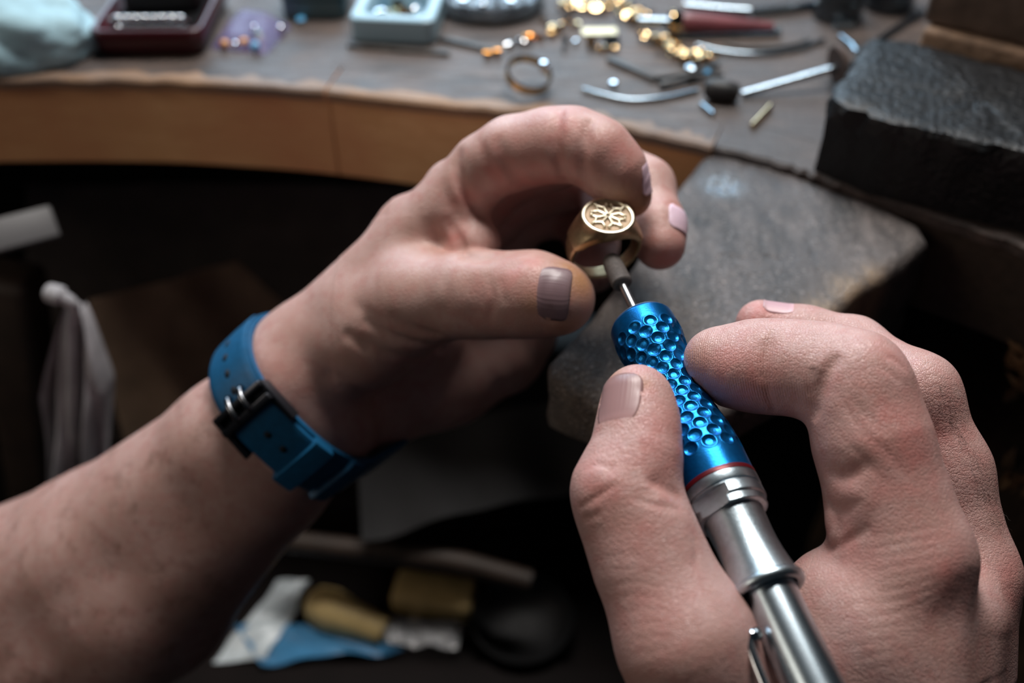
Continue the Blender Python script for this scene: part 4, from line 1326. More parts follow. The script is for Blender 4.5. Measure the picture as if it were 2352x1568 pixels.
def ybox(name, x0, x1, y0, y1, z0, z1, m, label, cat, rot=0.0, bv=0.002):
    c = np.array([(x0 + x1) / 2, (y0 + y1) / 2, (z0 + z1) / 2]); cr, sr = math.cos(rot), math.sin(rot)
    V, Fc = box_geo(c, np.array([cr, sr, 0]) * (x1 - x0) / 2, np.array([-sr, cr, 0]) * (y1 - y0) / 2, np.array([0, 0, (z1 - z0) / 2]))
    o = bevel(mesh_from(name, V, Fc, m), bv, 2)
    return tag(o, label, cat)
bk0 = at_z(2112, 96, tz); bk1 = at_z(2352, 155, tz)
rot = math.atan2(bk1[1] - bk0[1], bk1[0] - bk0[0])
ur = np.array([math.cos(rot), math.sin(rot), 0]); vr = np.array([-math.sin(rot), math.cos(rot), 0])
cl = bk0 + ur * 0.055 + vr * 0.034
V, Fc = box_geo((cl[0], cl[1], ZB + (hb + 0.004) / 2), ur * 0.056, vr * 0.030, (0, 0, (hb + 0.004) / 2))
tag(bevel(mesh_from('firebrick', V, Fc, m_brick2), 0.002), 'tan firebrick directly behind the black charcoal block, under the brown one', 'brick')
cl2 = cl + vr * 0.006
V, Fc = box_geo((cl2[0], cl2[1], ZB + hb + 0.004 + 0.0202), ur * 0.058, vr * 0.031, (0, 0, 0.020))
tag(bevel(mesh_from('firebrick', V, Fc, m_brick), 0.0025), 'dark brown firebrick in the top right corner, topmost of its stack', 'brick')

# ---------------------------------------------------------------- stump at the right, below the bench edge
def build_stump():
    m = wood('dark_bark', (0.030, 0.020, 0.014), (0.12, 0.075, 0.045), (0.05, 0.032, 0.022), axis=2, rough=0.85, bump=1.0, stretch=4, scale=40)
    c = at_y(2500, 1010, 0.34); c[2] = 0
    zt = 0.795
    V, Fc = [], []; n = 120; zs = np.linspace(0.0, zt, 60)
    r = np.random.default_rng(5)
    ph = r.uniform(0, 6.28, 9)
    for z in zs:
        for j in range(n):
            a = 2 * math.pi * j / n
            rad = 0.105 + 0.004 * math.sin(3 * a + ph[0]) + 0.0035 * math.sin(11 * a + ph[1] + z * 6) + 0.002 * math.sin(27 * a + ph[2] + z * 14) + 0.002 * math.sin(41 * a + z * 40) + r.normal(0, 0.0008)
            V.append((c[0] + rad * math.cos(a), c[1] + rad * math.sin(a), z))
    for i in range(len(zs) - 1):
        for j in range(n): Fc.append((i * n + j, i * n + (j + 1) % n, (i + 1) * n + (j + 1) % n, (i + 1) * n + j))
    Fc.append(tuple((len(zs) - 1) * n + j for j in range(n))); Fc.append(tuple(range(n - 1, -1, -1)))
    o = fix_normals(mesh_from('wood_stump', np.array(V), Fc, m))
    tag(o, 'dark rough wooden stump below the bench edge, far right', 'stump')
    m2 = plain('split_wood', (0.42, 0.25, 0.13), rough=0.7, noise=0.3, nscale=300)
    for px, py, sz, n_ in ((2338, 852, 0.013, 7), (2322, 905, 0.007, 4), (2300, 1075, 0.010, 5), (2345, 1100, 0.010, 5)):
        d = (px - 1176) / F * RIGHT - (py - 784) / F * UP - BACK
        tt = np.linspace(0.25, 0.8, 1200); pp = CAM + d * tt[:, None]
        k = (np.hypot(pp[:, 0] - c[0], pp[:, 1] - c[1]) < 0.106).argmax(); p = pp[k]
        for q in range(n_):
            o3 = p + np.array([r.normal(0, sz * 0.5), 0, r.normal(0, sz * 0.5)]); ad = np.arctan2(o3[1] - c[1], o3[0] - c[0])
            o3[:2] = c[:2] + 0.1045 * np.array([math.cos(ad), math.sin(ad)]); out = np.array([math.cos(ad), math.sin(ad), 0])
            up_ = unit(np.array([r.normal(0, 0.35), r.normal(0, 0.15), 1.0]) + out * 0.35); sd = unit(np.cross(up_, out)); L_ = sz * r.uniform(0.5, 1.1)
            w_ = sz * r.uniform(0.12, 0.26)
            V = np.array([o3 - up_ * L_ * 0.5 + sd * w_ - out * 0.002, o3 - up_ * L_ * 0.5 - sd * w_ - out * 0.002, o3 - up_ * L_ * 0.4 + out * 0.003, o3 + up_ * L_ * 0.2 + sd * w_ * 0.7 + out * 0.001, o3 + up_ * L_ * 0.2 - sd * w_ * 0.6 + out * 0.001, o3 + up_ * L_ * 0.3 + out * 0.005, o3 + up_ * L_ + out * 0.003])
            fix_normals(mesh_from('splinter', V, [(0, 1, 2), (0, 3, 4, 1), (1, 4, 5, 2), (0, 2, 5, 3), (3, 5, 6), (5, 4, 6), (4, 3, 6)], m2, o, False))
    return o
build_stump()
# ---------------------------------------------------------------- small things on the bench top
m_gold2 = plain('bright_gold', (0.78, 0.58, 0.33), rough=0.07, metal=1.0)
m_silver = plain('bright_silver', (0.80, 0.83, 0.86), rough=0.06, metal=1.0)
m_steel2 = plain('tool_steel', (0.34, 0.42, 0.48), rough=0.22, metal=1.0)
m_dsteel = plain('dark_file_steel', (0.075, 0.072, 0.070), rough=0.5, metal=0.6, noise=0.3, nscale=400)
m_sgold = plain('satin_gold', (0.62, 0.52, 0.34), rough=0.38, metal=1.0)
m_copper = plain('orange_copper', (0.62, 0.28, 0.07), rough=0.22, metal=0.9)
m_maroon = plain('maroon_plastic', (0.045, 0.004, 0.008), rough=0.35)
m_burg = plain('burgundy_handle', (0.16, 0.045, 0.055), rough=0.4, noise=0.2, nscale=60)
m_black = plain('black_rubber', (0.010, 0.010, 0.011), rough=0.55)
m_teal = plain('teal_tin', (0.10, 0.17, 0.19), rough=0.35, metal=0.3)
m_pblue = plain('pale_blue_plastic', (0.34, 0.52, 0.63), rough=0.45)
m_clothb = plain('pale_blue_cloth', (0.38, 0.60, 0.70), rough=0.85, noise=0.2, nscale=60, bump=0.4, bscale=500)
m_velvet = plain('black_velvet', (0.006, 0.006, 0.007), rough=0.95, spec=0.1)
m_bluebead = plain('blue_bead', (0.10, 0.42, 0.75), rough=0.08, coat=1.0)
m_greenbead = plain('green_bead', (0.06, 0.30, 0.20), rough=0.08, coat=1.0)
m_orangebead = plain('orange_bead', (0.75, 0.32, 0.05), rough=0.1, coat=1.0)
m_gem = plain('clear_gem', (0.85, 0.9, 0.95), rough=0.03, metal=1.0)

def glassy(name, col, rough=0.12, alpha=0.45):
    m, nt, N, L, b = new_mat(name)
    b.inputs['Base Color'].default_value = (*col, 1); b.inputs['Roughness'].default_value = rough
    b.inputs['Alpha'].default_value = alpha; b.inputs['Specular IOR Level'].default_value = 0.7
    return m
m_bag = glassy('purple_plastic_film', (0.14, 0.085, 0.27), 0.35, 0.36)
m_clear = glassy('clear_plastic_film', (0.75, 0.76, 0.78), 0.15, 0.30)
m_glass = glassy('grey_glass', (0.07, 0.09, 0.11), 0.10, 0.55)

def T(V, Fc, name, m, label, cat, group=None, parent=None, nrm=True):
    o = mesh_from(name, V, Fc, m, parent)
    if nrm: fix_normals(o)
    sharpen(o, 40)
    return tag(o, label, cat, group) if parent is None else o

def rod(name, pts, r, m, label, cat, n=14, lift=None, group=None, smooth=6):
    """a round bar lying on the bench through pixel stations; r in mm, or one per station"""
    rs = np.array([r] * len(pts) if np.isscalar(r) else r, dtype=float) / 1000
    W3 = [Bp(p[0], p[1], (p[2] / 1000 if len(p) > 2 else rs[i])) for i, p in enumerate(pts)]
    q = spline(W3, smooth) if len(pts) > 2 else np.array([W3[0] + (W3[1] - W3[0]) * t for t in np.linspace(0, 1, 5)])
    rr = np.interp(np.linspace(0, 1, len(q)), np.linspace(0, 1, len(rs)), rs)
    V, Fc = tube_geo(q, rr, n)
    return T(V, Fc, name, m, label, cat, group)

def flatbar(name, p0, p1, w, h, m, label, cat, tip=1.0):
    a, b = Bp(*p0), Bp(*p1); d = unit(b - a); s = np.cross((0, 0, 1), d) * w / 2000; u = np.array([0, 0, h / 1000])
    V = [a - s, a + s, b + s * tip, b - s * tip]; V = np.array(V + [v + u for v in V])
    Fc = [(0, 3, 2, 1), (4, 5, 6, 7), (0, 1, 5, 4), (1, 2, 6, 5), (2, 3, 7, 6), (3, 0, 4, 7)]
    o = bevel(fix_normals(mesh_from(name, V, Fc, m)), 0.0004, 2)
    return tag(o, label, cat)

def lump_geo(c, r, seed, flat=0.6, facets=True):
    """small many-sided nugget resting at c"""
    g = np.random.default_rng(seed)
    bm = bmesh.new(); bmesh.ops.create_icosphere(bm, subdivisions=1, radius=1)
    V = np.array([v.co[:] for v in bm.verts]); Fc = [tuple(v.index for v in f.verts) for f in bm.faces]; bm.free()
    V = V * (1 + g.uniform(-0.25, 0.25, (len(V), 1))) * np.array([1, g.uniform(0.6, 1.0), flat])
    a = g.uniform(0, 6.28); R = np.array([[math.cos(a), -math.sin(a), 0], [math.sin(a), math.cos(a), 0], [0, 0, 1]])
    V = (V @ R.T) * r; V[:, 2] -= V[:, 2].min()
    return V + np.asarray(c), Fc

def plate_geo(c, w, l, th, az, tilt_axis=None, tilt=0.0):
    """small plate resting at c, optionally propped at a tilt"""
    X = np.array([math.cos(az), math.sin(az), 0]); Y = np.array([-math.sin(az), math.cos(az), 0])
    Zt = np.array([0, 0, 1.0])
    Y2 = Y * math.cos(tilt) + Zt * math.sin(tilt); Z2 = -Y * math.sin(tilt) + Zt * math.cos(tilt)
    V, Fc = box_geo((0, 0, 0), X * w / 2, Y2 * l / 2, Z2 * th / 2)
    V[:, 2] -= V[:, 2].min()
    return V + np.asarray(c), Fc

def torus_geo(c, R, r, axis, n=28, k=10, sx=1.0):
    axis = unit(axis); u, v = frame_of(axis)
    pts = [np.asarray(c) + R * (u * math.cos(t) + v * sx * math.sin(t)) for t in np.linspace(0, 2 * math.pi, n, endpoint=False)]
    return tube_geo(pts, r, k, closed=True)

def band_geo(c, R, th, w, axis, n=40):
    return lathe_closed(c, axis, [(-w / 2, R), (-w / 2, R + th), (w / 2, R + th), (w / 2, R)], n)
def lathe_closed(c, axis, prof, n):
    V, Fc = lathe_geo(c, axis, prof + [prof[0]], n)
    return V, Fc

def ball_geo(c, r, u=14, v=10, sq=(1, 1, 1)):
    bm = bmesh.new(); bmesh.ops.create_uvsphere(bm, u_segments=u, v_segments=v, radius=1)
    V = np.array([q.co[:] for q in bm.verts]) * r * np.array(sq); Fc = [tuple(q.index for q in f.verts) for f in bm.faces]; bm.free()
    return V + np.asarray(c), Fc

def gem_geo(c, r, n=8):
    V = [(0, 0, 0)]; 
    for rr, z in ((1.0, 0.75), (1.0, 0.85), (0.6, 1.2)):
        for j in range(n): V.append((rr * math.cos(2 * math.pi * (j + 0.5 * (rr < 1)) / n), rr * math.sin(2 * math.pi * (j + 0.5 * (rr < 1)) / n), z))
    Fc = [(0, 1 + (j + 1) % n, 1 + j) for j in range(n)]
    for k in range(2):
        for j in range(n): Fc.append((1 + k * n + j, 1 + k * n + (j + 1) % n, 1 + (k + 1) * n + (j + 1) % n, 1 + (k + 1) * n + j))
    Fc.append(tuple(1 + 2 * n + j for j in range(n)))
    return np.array(V) * r + np.asarray(c), Fc

# crumpled cloth, far left
def build_cloth():
    c = Bp(40, 118); g = np.random.default_rng(8)
    bm = bmesh.new(); bmesh.ops.create_icosphere(bm, subdivisions=5, radius=1)
    V = np.array([q.co[:] for q in bm.verts]); Fc = [tuple(q.index for q in f.verts) for f in bm.faces]; bm.free()
    d = np.zeros(len(V))
    for k in range(14):
        w = unit(g.normal(size=3)); d += 0.05 * np.abs(np.sin(V @ w * g.uniform(2, 6) + g.uniform(0, 6))) 
    V = V * (0.75 + d[:, None]) * np.array([0.034, 0.022, 0.019])
    V[:, 2] = np.maximum(V[:, 2] + 0.009, 0.0)
    T(V + c, Fc, 'polishing_cloth', m_clothb, 'pale blue crumpled cloth on the bench, far left corner', 'cloth')
build_cloth()

ORD_ = ['first', 'second', 'third', 'fourth', 'fifth', 'sixth', 'seventh', 'eighth']
# dark red tray with a row of silver rings on velvet
def build_tray():
    a, b = Bp(222, 133), Bp(470, 131); wdt = np.linalg.norm(b - a); X = unit(b - a); X[2] = 0; X = unit(X); Y = np.array([-X[1], X[0], 0])
    c = (a + b) / 2 + Y * 0.032; hw, hd, h = wdt / 2, 0.032, 0.0135
    tr = thing('ring_tray', 'dark red tray lined with black velvet, holding a row of silver rings', 'tray', tuple(c))
    V, Fc = [], []
    # rounded rectangular wall, outer and inner loops
    def loop(hw_, hd_, z, rr=0.006, k=6):
        out = []
        for cx, cy, a0 in ((1, 1, 0), (-1, 1, 90), (-1, -1, 180), (1, -1, 270)):
            for j in range(k + 1):
                t = math.radians(a0 + 90 * j / k); out.append(c + X * (cx * (hw_ - rr) + rr * math.cos(t)) + Y * (cy * (hd_ - rr) + rr * math.sin(t)) + np.array([0, 0, z]))
        return out
    loops = [loop(hw - 0.003, hd - 0.003, 0), loop(hw, hd, 0.003), loop(hw + 0.001, hd + 0.001, h - 0.001), loop(hw, hd, h), loop(hw - 0.002, hd - 0.002, h - 0.0005), loop(hw - 0.003, hd - 0.003, 0.004)]
    n = len(loops[0]); V = np.vstack(loops)
    for i in range(len(loops) - 1):
        for j in range(n): Fc.append((i * n + j, i * n + (j + 1) % n, (i + 1) * n + (j + 1) % n, (i + 1) * n + j))
    Fc.append(tuple(range(n - 1, -1, -1))); Fc.append(tuple((len(loops) - 1) * n + j for j in range(n)))
    fix_normals(mesh_from('tray_body', V, Fc, m_maroon, tr))
    V, Fc = box_geo(c + np.array([0, 0, 0.0063]), X * (hw - 0.0045), Y * (hd - 0.0045), (0, 0, 0.0022))
    bevel(mesh_from('velvet_pad', V, Fc, m_velvet, tr), 0.0012)
    for i in range(8):
        q = c + X * (-hw + 0.011 + i * (2 * hw - 0.022) / 7) + Y * (-hd + 0.010) + np.array([0, 0, 0.0085 + 0.0045])
        o = T(*torus_geo(q, 0.0036, 0.0009, Y + np.array([0, 0, 0.5])), 'silver_ring', m_silver, ORD_[i] + ' silver ring from the left in the dark red tray', 'ring', 'silver rings in the tray')
    bb = c + Y * 0.012 + np.array([0, 0, 0.0])
    # black box standing behind the rings
    V, Fc = box_geo(bb + np.array([0, 0, 0.0087 + 0.011]), X * (hw * 0.72), Y * 0.013, (0, 0, 0.011))
    tag(bevel(mesh_from('ring_box', V, Fc, m_black), 0.002), 'black ring box standing in the dark red tray', 'box')
build_tray()

# purple pouch with coloured beads
def build_pouch():
    q = [Bp(485, 112), Bp(612, 128), Bp(668, 62), Bp(560, 22)]
    n = 22; V = []; 
    for side in (1, 0):
        for i in range(n):
            for j in range(n):
                s, t = i / (n - 1), j / (n - 1)
                p = (1 - s) * (1 - t) * q[0] + s * (1 - t) * q[1] + s * t * q[2] + (1 - s) * t * q[3]
                e = (4 * s * (1 - s) * 4 * t * (1 - t)) ** 0.5
                V.append(p + np.array([0, 0, 0.0003 + side * e * (0.0068 + 0.0012 * math.sin(9 * s + 3 * t) + 0.0008 * math.sin(17 * t - 5 * s))]))
    Fc = []
    for i in range(n - 1):
        for j in range(n - 1):
            a = i * n + j; Fc.append((a, a + n, a + n + 1, a + 1)); Fc.append((n * n + a, n * n + a + 1, n * n + a + n + 1, n * n + a + n))
    o = T(np.array(V), Fc, 'plastic_pouch', m_bag, 'purple see-through plastic pouch of coloured beads beside the red tray', 'pouch', nrm=False)
    for px, py, r, m, lab, gr in ((516, 101, 2.2, m_orangebead, 'left orange bead of two inside the purple pouch', 'orange beads in the pouch'), (561, 97, 2.3, m_orangebead, 'right orange bead of two inside the purple pouch', 'orange beads in the pouch'),
                              (586, 106, 2.3, m_bluebead, 'bright blue bead at the near end of the purple pouch', None), (592, 80, 2.6, m_greenbead, 'dark green bead in the middle of the purple pouch', None),
                              (584, 66, 2.2, m_silver, 'silver bead above the green one in the purple pouch', None), (645, 66, 2.0, m_silver, 'silver bead at the far end of the purple pouch', None),
                              (540, 103, 1.7, m_gem, 'clear bead between the orange ones in the purple pouch', None)):
        T(*ball_geo(Bp(px, py, r / 1000 + 0.0005), r / 1000), 'bead', m, lab, 'bead', gr)
build_pouch()

# tin, open plastic box, glass dish
def rbox(c, X, Y, hw, hd, h, m, name, parent, rr=0.004, wall=None, z0=0.0):
    k = 5
    def loop(hw_, hd_, z, r2):
        out = []
        for cx, cy, a0 in ((1, 1, 0), (-1, 1, 90), (-1, -1, 180), (1, -1, 270)):
            for j in range(k + 1):
                t = math.radians(a0 + 90 * j / k); out.append(c + X * (cx * (hw_ - r2) + r2 * math.cos(t)) + Y * (cy * (hd_ - r2) + r2 * math.sin(t)) + np.array([0, 0, z0 + z]))
        return out
    L_ = [loop(hw - 0.001, hd - 0.001, 0, rr), loop(hw, hd, 0.001, rr), loop(hw, hd, h - 0.0008, rr), loop(hw - 0.0008, hd - 0.0008, h, rr)]
    if wall: L_ += [loop(hw - wall, hd - wall, h, rr * 0.8), loop(hw - wall - 0.0006, hd - wall - 0.0006, h - 0.001, rr * 0.8), loop(hw - wall - 0.001, hd - wall - 0.001, 0.002, rr * 0.8)]
    n = len(L_[0]); V = np.vstack(L_); Fc = []
    for i in range(len(L_) - 1):
        for j in range(n): Fc.append((i * n + j, i * n + (j + 1) % n, (i + 1) * n + (j + 1) % n, (i + 1) * n + j))
    Fc.append(tuple(range(n - 1, -1, -1))); Fc.append(tuple((len(L_) - 1) * n + j for j in range(n)))
    return sharpen(fix_normals(mesh_from(name, V, Fc, m, parent)), 40)
XA, YA = np.array([1.0, 0, 0]), np.array([0, 1.0, 0])
c = Bp(722, 48) + YA * 0.018
tin = thing('tin_box', 'grey teal tin box at the back of the bench beside the purple pouch', 'tin', tuple(c))
rbox(c, XA, YA, 0.016, 0.016, 0.010, m_teal, 'tin_body', tin); rbox(c, XA, YA, 0.0167, 0.0167, 0.006, m_teal, 'tin_lid', tin, z0=0.0102)
T(*gem_geo(Bp(692, 52), 0.0024), 'blue_stone', m_bluebead, 'bright blue cut stone lying beside the teal tin', 'gemstone')

XT = unit(np.array([1.0, -0.10, 0])); YT = np.array([-XT[1], XT[0], 0])
c = (Bp(826, 103) + Bp(978, 100)) / 2 + YT * 0.021
box = thing('plastic_box', 'pale blue open plastic box holding gold and silver findings', 'box', tuple(c))
rbox(c, XT, YT, 0.0205, 0.021, 0.0125, m_pblue, 'box_body', box, rr=0.005, wall=0.0052)
for i, (dx, dy, m, lab) in enumerate(((-0.008, -0.003, m_silver, 'silver nugget in the pale blue box'), (0.004, -0.004, m_copper, 'orange nugget in the pale blue box'), (-0.002, 0.006, m_gold2, 'gold nugget at the back of the pale blue box'))):
    T(*lump_geo(c + XT * dx + YT * dy + np.array([0, 0, 0.002]), 0.0045, 40 + i, 0.9), 'nugget', m, lab, 'nugget')
T(*torus_geo(c + XT * 0.010 + YT * -0.002 + np.array([0, 0, 0.0068]), 0.0036, 0.0011, (0.6, -0.6, 0.5)), 'silver_ring', m_silver, 'small silver ring leaning in the pale blue box', 'ring')

c = Bp(1128, 22) + YA * 0.006
dish = thing('glass_dish', 'round grey glass dish of silver scraps at the back of the bench', 'dish', tuple(c))
T(*lathe_geo(c, (0, 0, 1), [(0.0, 0.001), (0.0, 0.023), (0.002, 0.0255), (0.009, 0.0285), (0.0095, 0.028), (0.009, 0.027), (0.003, 0.0235), (0.0018, 0.021), (0.0018, 0.001)], 64, ref=(1, 0, 0)), 'dish_bowl', m_glass, None, None, parent=dish)
T(*lathe_geo(c, (0, 0, 1), [(0.0002, 0.0215), (0.0, 0.0262), (0.0012, 0.0268), (0.0022, 0.0258)], 64, ref=(1, 0, 0)), 'foot_rim', m_dsteel, None, None, parent=dish)
for i, (dx, dy, r) in enumerate(((-0.014, -0.004, 3.0), (-0.004, -0.009, 2.4), (0.010, -0.006, 3.2), (0.003, 0.004, 2.6), (0.016, 0.002, 2.2))):
    T(*lump_geo(c + np.array([dx, dy, 0.0018]), r / 1000, 60 + i, 0.8), 'silver_scrap', m_silver, ('leftmost', 'second from left', 'largest middle', 'farthest back', 'rightmost')[i] + ' silver scrap in the grey glass dish', 'scrap', 'silver scraps in the glass dish')

# files and strips
flatbar('needle_file', (800, 108), (1032, 128), 3.2, 2.0, m_dsteel, 'dark steel needle file in front of the pale blue box', 'file', 0.8)
flatbar('needle_file', (1008, 92), (1138, 122), 3.6, 2.2, m_dsteel, 'dark short steel file pointing at the orange beads', 'file', 0.9)
flatbar('needle_file', (1398, 140), (1508, 188), 4.2, 2.4, m_dsteel, 'dark stub of steel file above the small silver stone', 'file', 0.9)
rod('copper_bead', [(1112, 124), (1128, 125)], 1.7, m_copper, 'orange copper bead at the tip of the short dark file, left of its pair', 'bead')
rod('copper_bead', [(1136, 120), (1150, 121)], 1.9, m_copper, 'orange copper bead at the tip of the short dark file, right of its pair', 'bead')

# gold and silver pieces scattered in the middle
ORD = ['first', 'second', 'third', 'fourth', 'fifth', 'sixth', 'seventh', 'eighth', 'ninth']
def scatter(name, lst, m, label, cat, group, flat=0.7, seed=0):
    order = sorted(range(len(lst)), key=lambda q: lst[q][0])
    for i, (px, py, r) in enumerate(lst):
        T(*lump_geo(Bp(px, py), r / 1000, seed + i, flat), name, m, ORD[order.index(i)] + ' from the left of the ' + label, cat, group)
scatter('silver_bit', [(1168, 112, 2.0), (1176, 106, 1.8), (1196, 104, 2.4), (1216, 104, 2.1), (1298, 100, 2.3), (1294, 118, 1.8), (1322, 102, 1.7)], m_silver, 'silver bits between dish and gold chains', 'scrap', 'silver bits on the bench', 0.8, 100)
scatter('gold_bit', [(1248, 52, 2.2), (1268, 72, 2.3), (1282, 76, 2.4), (1300, 60, 2.6), (1316, 64, 2.3), (1328, 62, 2.0), (1290, 62, 1.8), (1258, 66, 1.7)], m_gold2, 'gold bits heaped between dish and chains', 'scrap', 'gold bits in the heap', 0.8, 130)
scatter('copper_bit', [(1222, 88, 2.6), (1240, 92, 2.4), (1264, 84, 2.6), (1208, 92, 2.0)], m_copper, 'orange copper bits before the gold heap', 'scrap', 'copper bits on the bench', 0.7, 150)
scatter('gold_crumb', [(1352, 106, 2.2), (1362, 100, 2.4), (1372, 116, 1.9), (1384, 118, 2.1), (1398, 116, 2.0), (1412, 118, 2.0), (1356, 118, 1.7)], m_gold2, 'gold crumbs beside the square silver plate', 'scrap', 'gold crumbs by the silver plate', 0.8, 170)
T(*plate_geo(Bp(1376, 78), 0.017, 0.0055, 0.0012, 0.04, tilt=0.16), 'gold_strip', m_sgold, 'flat pale gold strip behind the square silver plate', 'strip')
T(*plate_geo(Bp(1404, 104), 0.0074, 0.006, 0.0022, 0.05, tilt=0.22), 'silver_plate', m_silver, 'small square silver plate among the gold crumbs', 'plate')

def chain_thing(path, n, R, label, seed):
    g = np.random.default_rng(seed); P3 = spline([Bp(*p) for p in path], 12)
    idx = np.linspace(0, len(P3) - 1, n).astype(int); parts = []
    for k, i in enumerate(idx):
        p = P3[i] + np.array([g.normal(0, 0.0016), g.normal(0, 0.0016), R + 0.0003 + abs(g.normal(0, 0.0007))])
        ax = unit(np.array([g.normal(0, 0.6), g.normal(0, 0.6), 1.0 if k % 2 else 0.35]))
        v, f = torus_geo(p, R, R * 0.30, ax, 14, 6, 0.75); v[:, 2] += max(0, ZB + 0.0001 - v[:, 2].min()); parts.append((v, f))
    return T(*join_geo(parts), 'gold_chain', m_gold2, label, 'chain')
chain_thing([(1292, 22), (1330, 12), (1370, 26), (1410, 12), (1440, 30), (1452, 52), (1478, 44), (1400, 34), (1350, 24), (1310, 32)], 60, 0.0021, 'heap of gold chain at the back of the bench behind the gold strip', 5)
chain_thing([(1478, 92), (1500, 102), (1516, 104), (1540, 112), (1532, 128), (1560, 126), (1576, 138), (1600, 134), (1632, 138), (1620, 146), (1588, 142), (1560, 138)], 64, 0.0020, 'heap of gold chain in front of the burgundy handled graver', 9)

# gold ring with a stone lying on the bench
c = Bp(1214, 172, 0.0075)
axr = unit(np.array([0.22, -0.30, 0.95]))
r2 = thing('stone_ring', 'gold ring set with a clear stone, lying alone near the bench edge', 'ring', tuple(c))
T(*band_geo(c, 0.0093, 0.0012, 0.0036, axr), 'ring_band', m_gold2, None, None, parent=r2)
cst = Bp(1248, 152, 0.0125)
T(*lathe_geo(cst - np.array([0, 0, 0.003]), (0.3, 0.1, 1), [(0, 0.0016), (0.002, 0.0022), (0.0035, 0.0027), (0.0036, 0.0021)], 16, cap0=True), 'setting', m_silver, None, None, parent=r2)
T(*gem_geo(cst - np.array([0, 0, 0.0005]), 0.0022), 'stone', m_gem, None, None, parent=r2)

# graver, steel bars, wires at the back
def graver():
    a, b = Bp(1540, 52, 0.006), Bp(1775, 64, 0.0035)
    ax = unit(b - a); Ln = np.linalg.norm(b - a)
    t = thing('graver', 'graver with a burgundy tapering handle lying at the back of the bench', 'graver', tuple(a))
    T(*lathe_geo(a, ax, [(0, 0.0005), (0.0005, 0.0045), (0.003, 0.0058), (0.010, 0.0058), (0.02, 0.0052), (Ln * 0.8, 0.0034), (Ln, 0.0026), (Ln, 0.0004)], 28), 'handle', m_burg, None, None, parent=t)
    T(*lathe_geo(a, ax, [(-0.001, 0.0048), (0.0, 0.0062), (0.004, 0.0063), (0.006, 0.0055)], 28), 'ferrule', m_gold2, None, None, parent=t)
    V, Fc = tube_geo([a - ax * 0.016, a - ax * 0.001], [0.0022, 0.0026], 12); T(V, Fc, 'blade', m_steel2, None, None, parent=t)
graver()
rod('steel_bar', [(1556, 80), (1640, 76), (1792, 72)], 2.1, m_steel2, 'bright steel bar lying in front of the burgundy handled graver', 'bar')
rod('steel_bar', [(1572, 14), (1650, 22), (1722, 27)], 2.4, m_steel2, 'pale steel bar behind the burgundy handle, nearer end', 'bar')
rod('steel_bar', [(1728, 27), (1800, 20), (1872, 10)], 2.4, m_steel2, 'pale steel bar behind the burgundy handle, far right end', 'bar')
rod('steel_wire', [(1600, 104), (1660, 118), (1740, 124), (1820, 116), (1892, 92)], 1.1, m_steel2, 'bent steel wire curving behind the gold chain, outer of two', 'wire')
rod('steel_wire', [(1660, 100), (1720, 110), (1790, 108), (1860, 92)], 0.8, m_dsteel, 'dark thin wire curving inside the steel wire', 'wire')
rod('silver_strip', [(1338, 205), (1385, 218), (1450, 230), (1530, 224), (1602, 208)], 1.1, m_steel2, 'long silver wire bowed toward the bench edge', 'wire')
T(*gem_geo(Bp(1408, 200), 0.0022), 'silver_stone', m_gem, 'small bright cut stone beside the bowed silver wire', 'gemstone')
rod('steel_pin', [(1612, 240), (1638, 262)], 1.2, m_steel2, 'short steel pin in front of the black rubber cylinder', 'pin')
rod('brass_rod', [(1727, 290), (1770, 244)], 1.3, m_gold2, 'short brass rod lying near the bench edge by the black block', 'rod')
rod('rubber_cylinder', [(1626, 204), (1640, 205), (1668, 209), (1694, 214)], [4.2, 4.8, 4.8, 4.0], m_black, 'black rubber cylinder lying between chain and mandrel', 'cylinder')
# small pliers, dark, jumbled
pl = thing('pliers', 'small dark steel pliers lying above the black rubber cylinder', 'pliers', tuple(Bp(1580, 180)))
for pts in ([(1510, 178, 2), (1550, 172, 3), (1590, 168, 3), (1650, 150, 2)], [(1516, 196, 2), (1556, 186, 3), (1590, 176, 3), (1660, 172, 2)]):
    V, Fc = tube_geo(spline([Bp(p[0], p[1], p[2] / 1000) for p in pts], 6), np.linspace(0.0016, 0.0011, 19), 10); T(V, Fc, 'arm', m_dsteel, None, None, parent=pl)
T(*lathe_geo(Bp(1588, 172, 0.0015), (0, 0, 1), [(0, 0.0005), (0, 0.003), (0.004, 0.003), (0.0046, 0.0022), (0.0047, 0.0003)], 18, ref=(1, 0, 0)), 'rivet', m_steel2, None, None, parent=pl)
T(*gem_geo(Bp(1618, 172), 0.0026), 'blue_stone', m_bluebead, 'bright blue cut stone among the dark pliers', 'gemstone')
# polishing mandrel with a brown disc
a, b = Bp(1704, 216, 0.0016), Bp(1934, 152, 0.0098)
ax = unit(b - a)
mn = thing('polishing_mandrel', 'steel mandrel with a brown polishing disc, beside the black block', 'mandrel', tuple(b))
V, Fc = tube_geo([a, a + (b - a) * 0.5, a + (b - a) * 0.62, b], [0.0015, 0.0015, 0.0017, 0.0017], 14); T(V, Fc, 'shaft', m_steel2, None, None, parent=mn)
m_felt = plain('brown_felt_disc', (0.075, 0.052, 0.045), rough=0.8, noise=0.2, nscale=300)
T(*lathe_geo(a + (b - a) * 0.97, ax, [(-0.0012, 0.0005), (-0.0012, 0.0092), (-0.0005, 0.0100), (0.0012, 0.0100), (0.0018, 0.009), (0.0018, 0.0005)], 40), 'disc', m_felt, None, None, parent=mn)
rod('bent_steel_rod', [(1932, 84), (1958, 104), (1976, 122), (2010, 98), (2060, 64), (2118, 30)], 1.6, m_steel2, 'bent steel rod forming a V behind the polishing disc', 'rod', smooth=4)
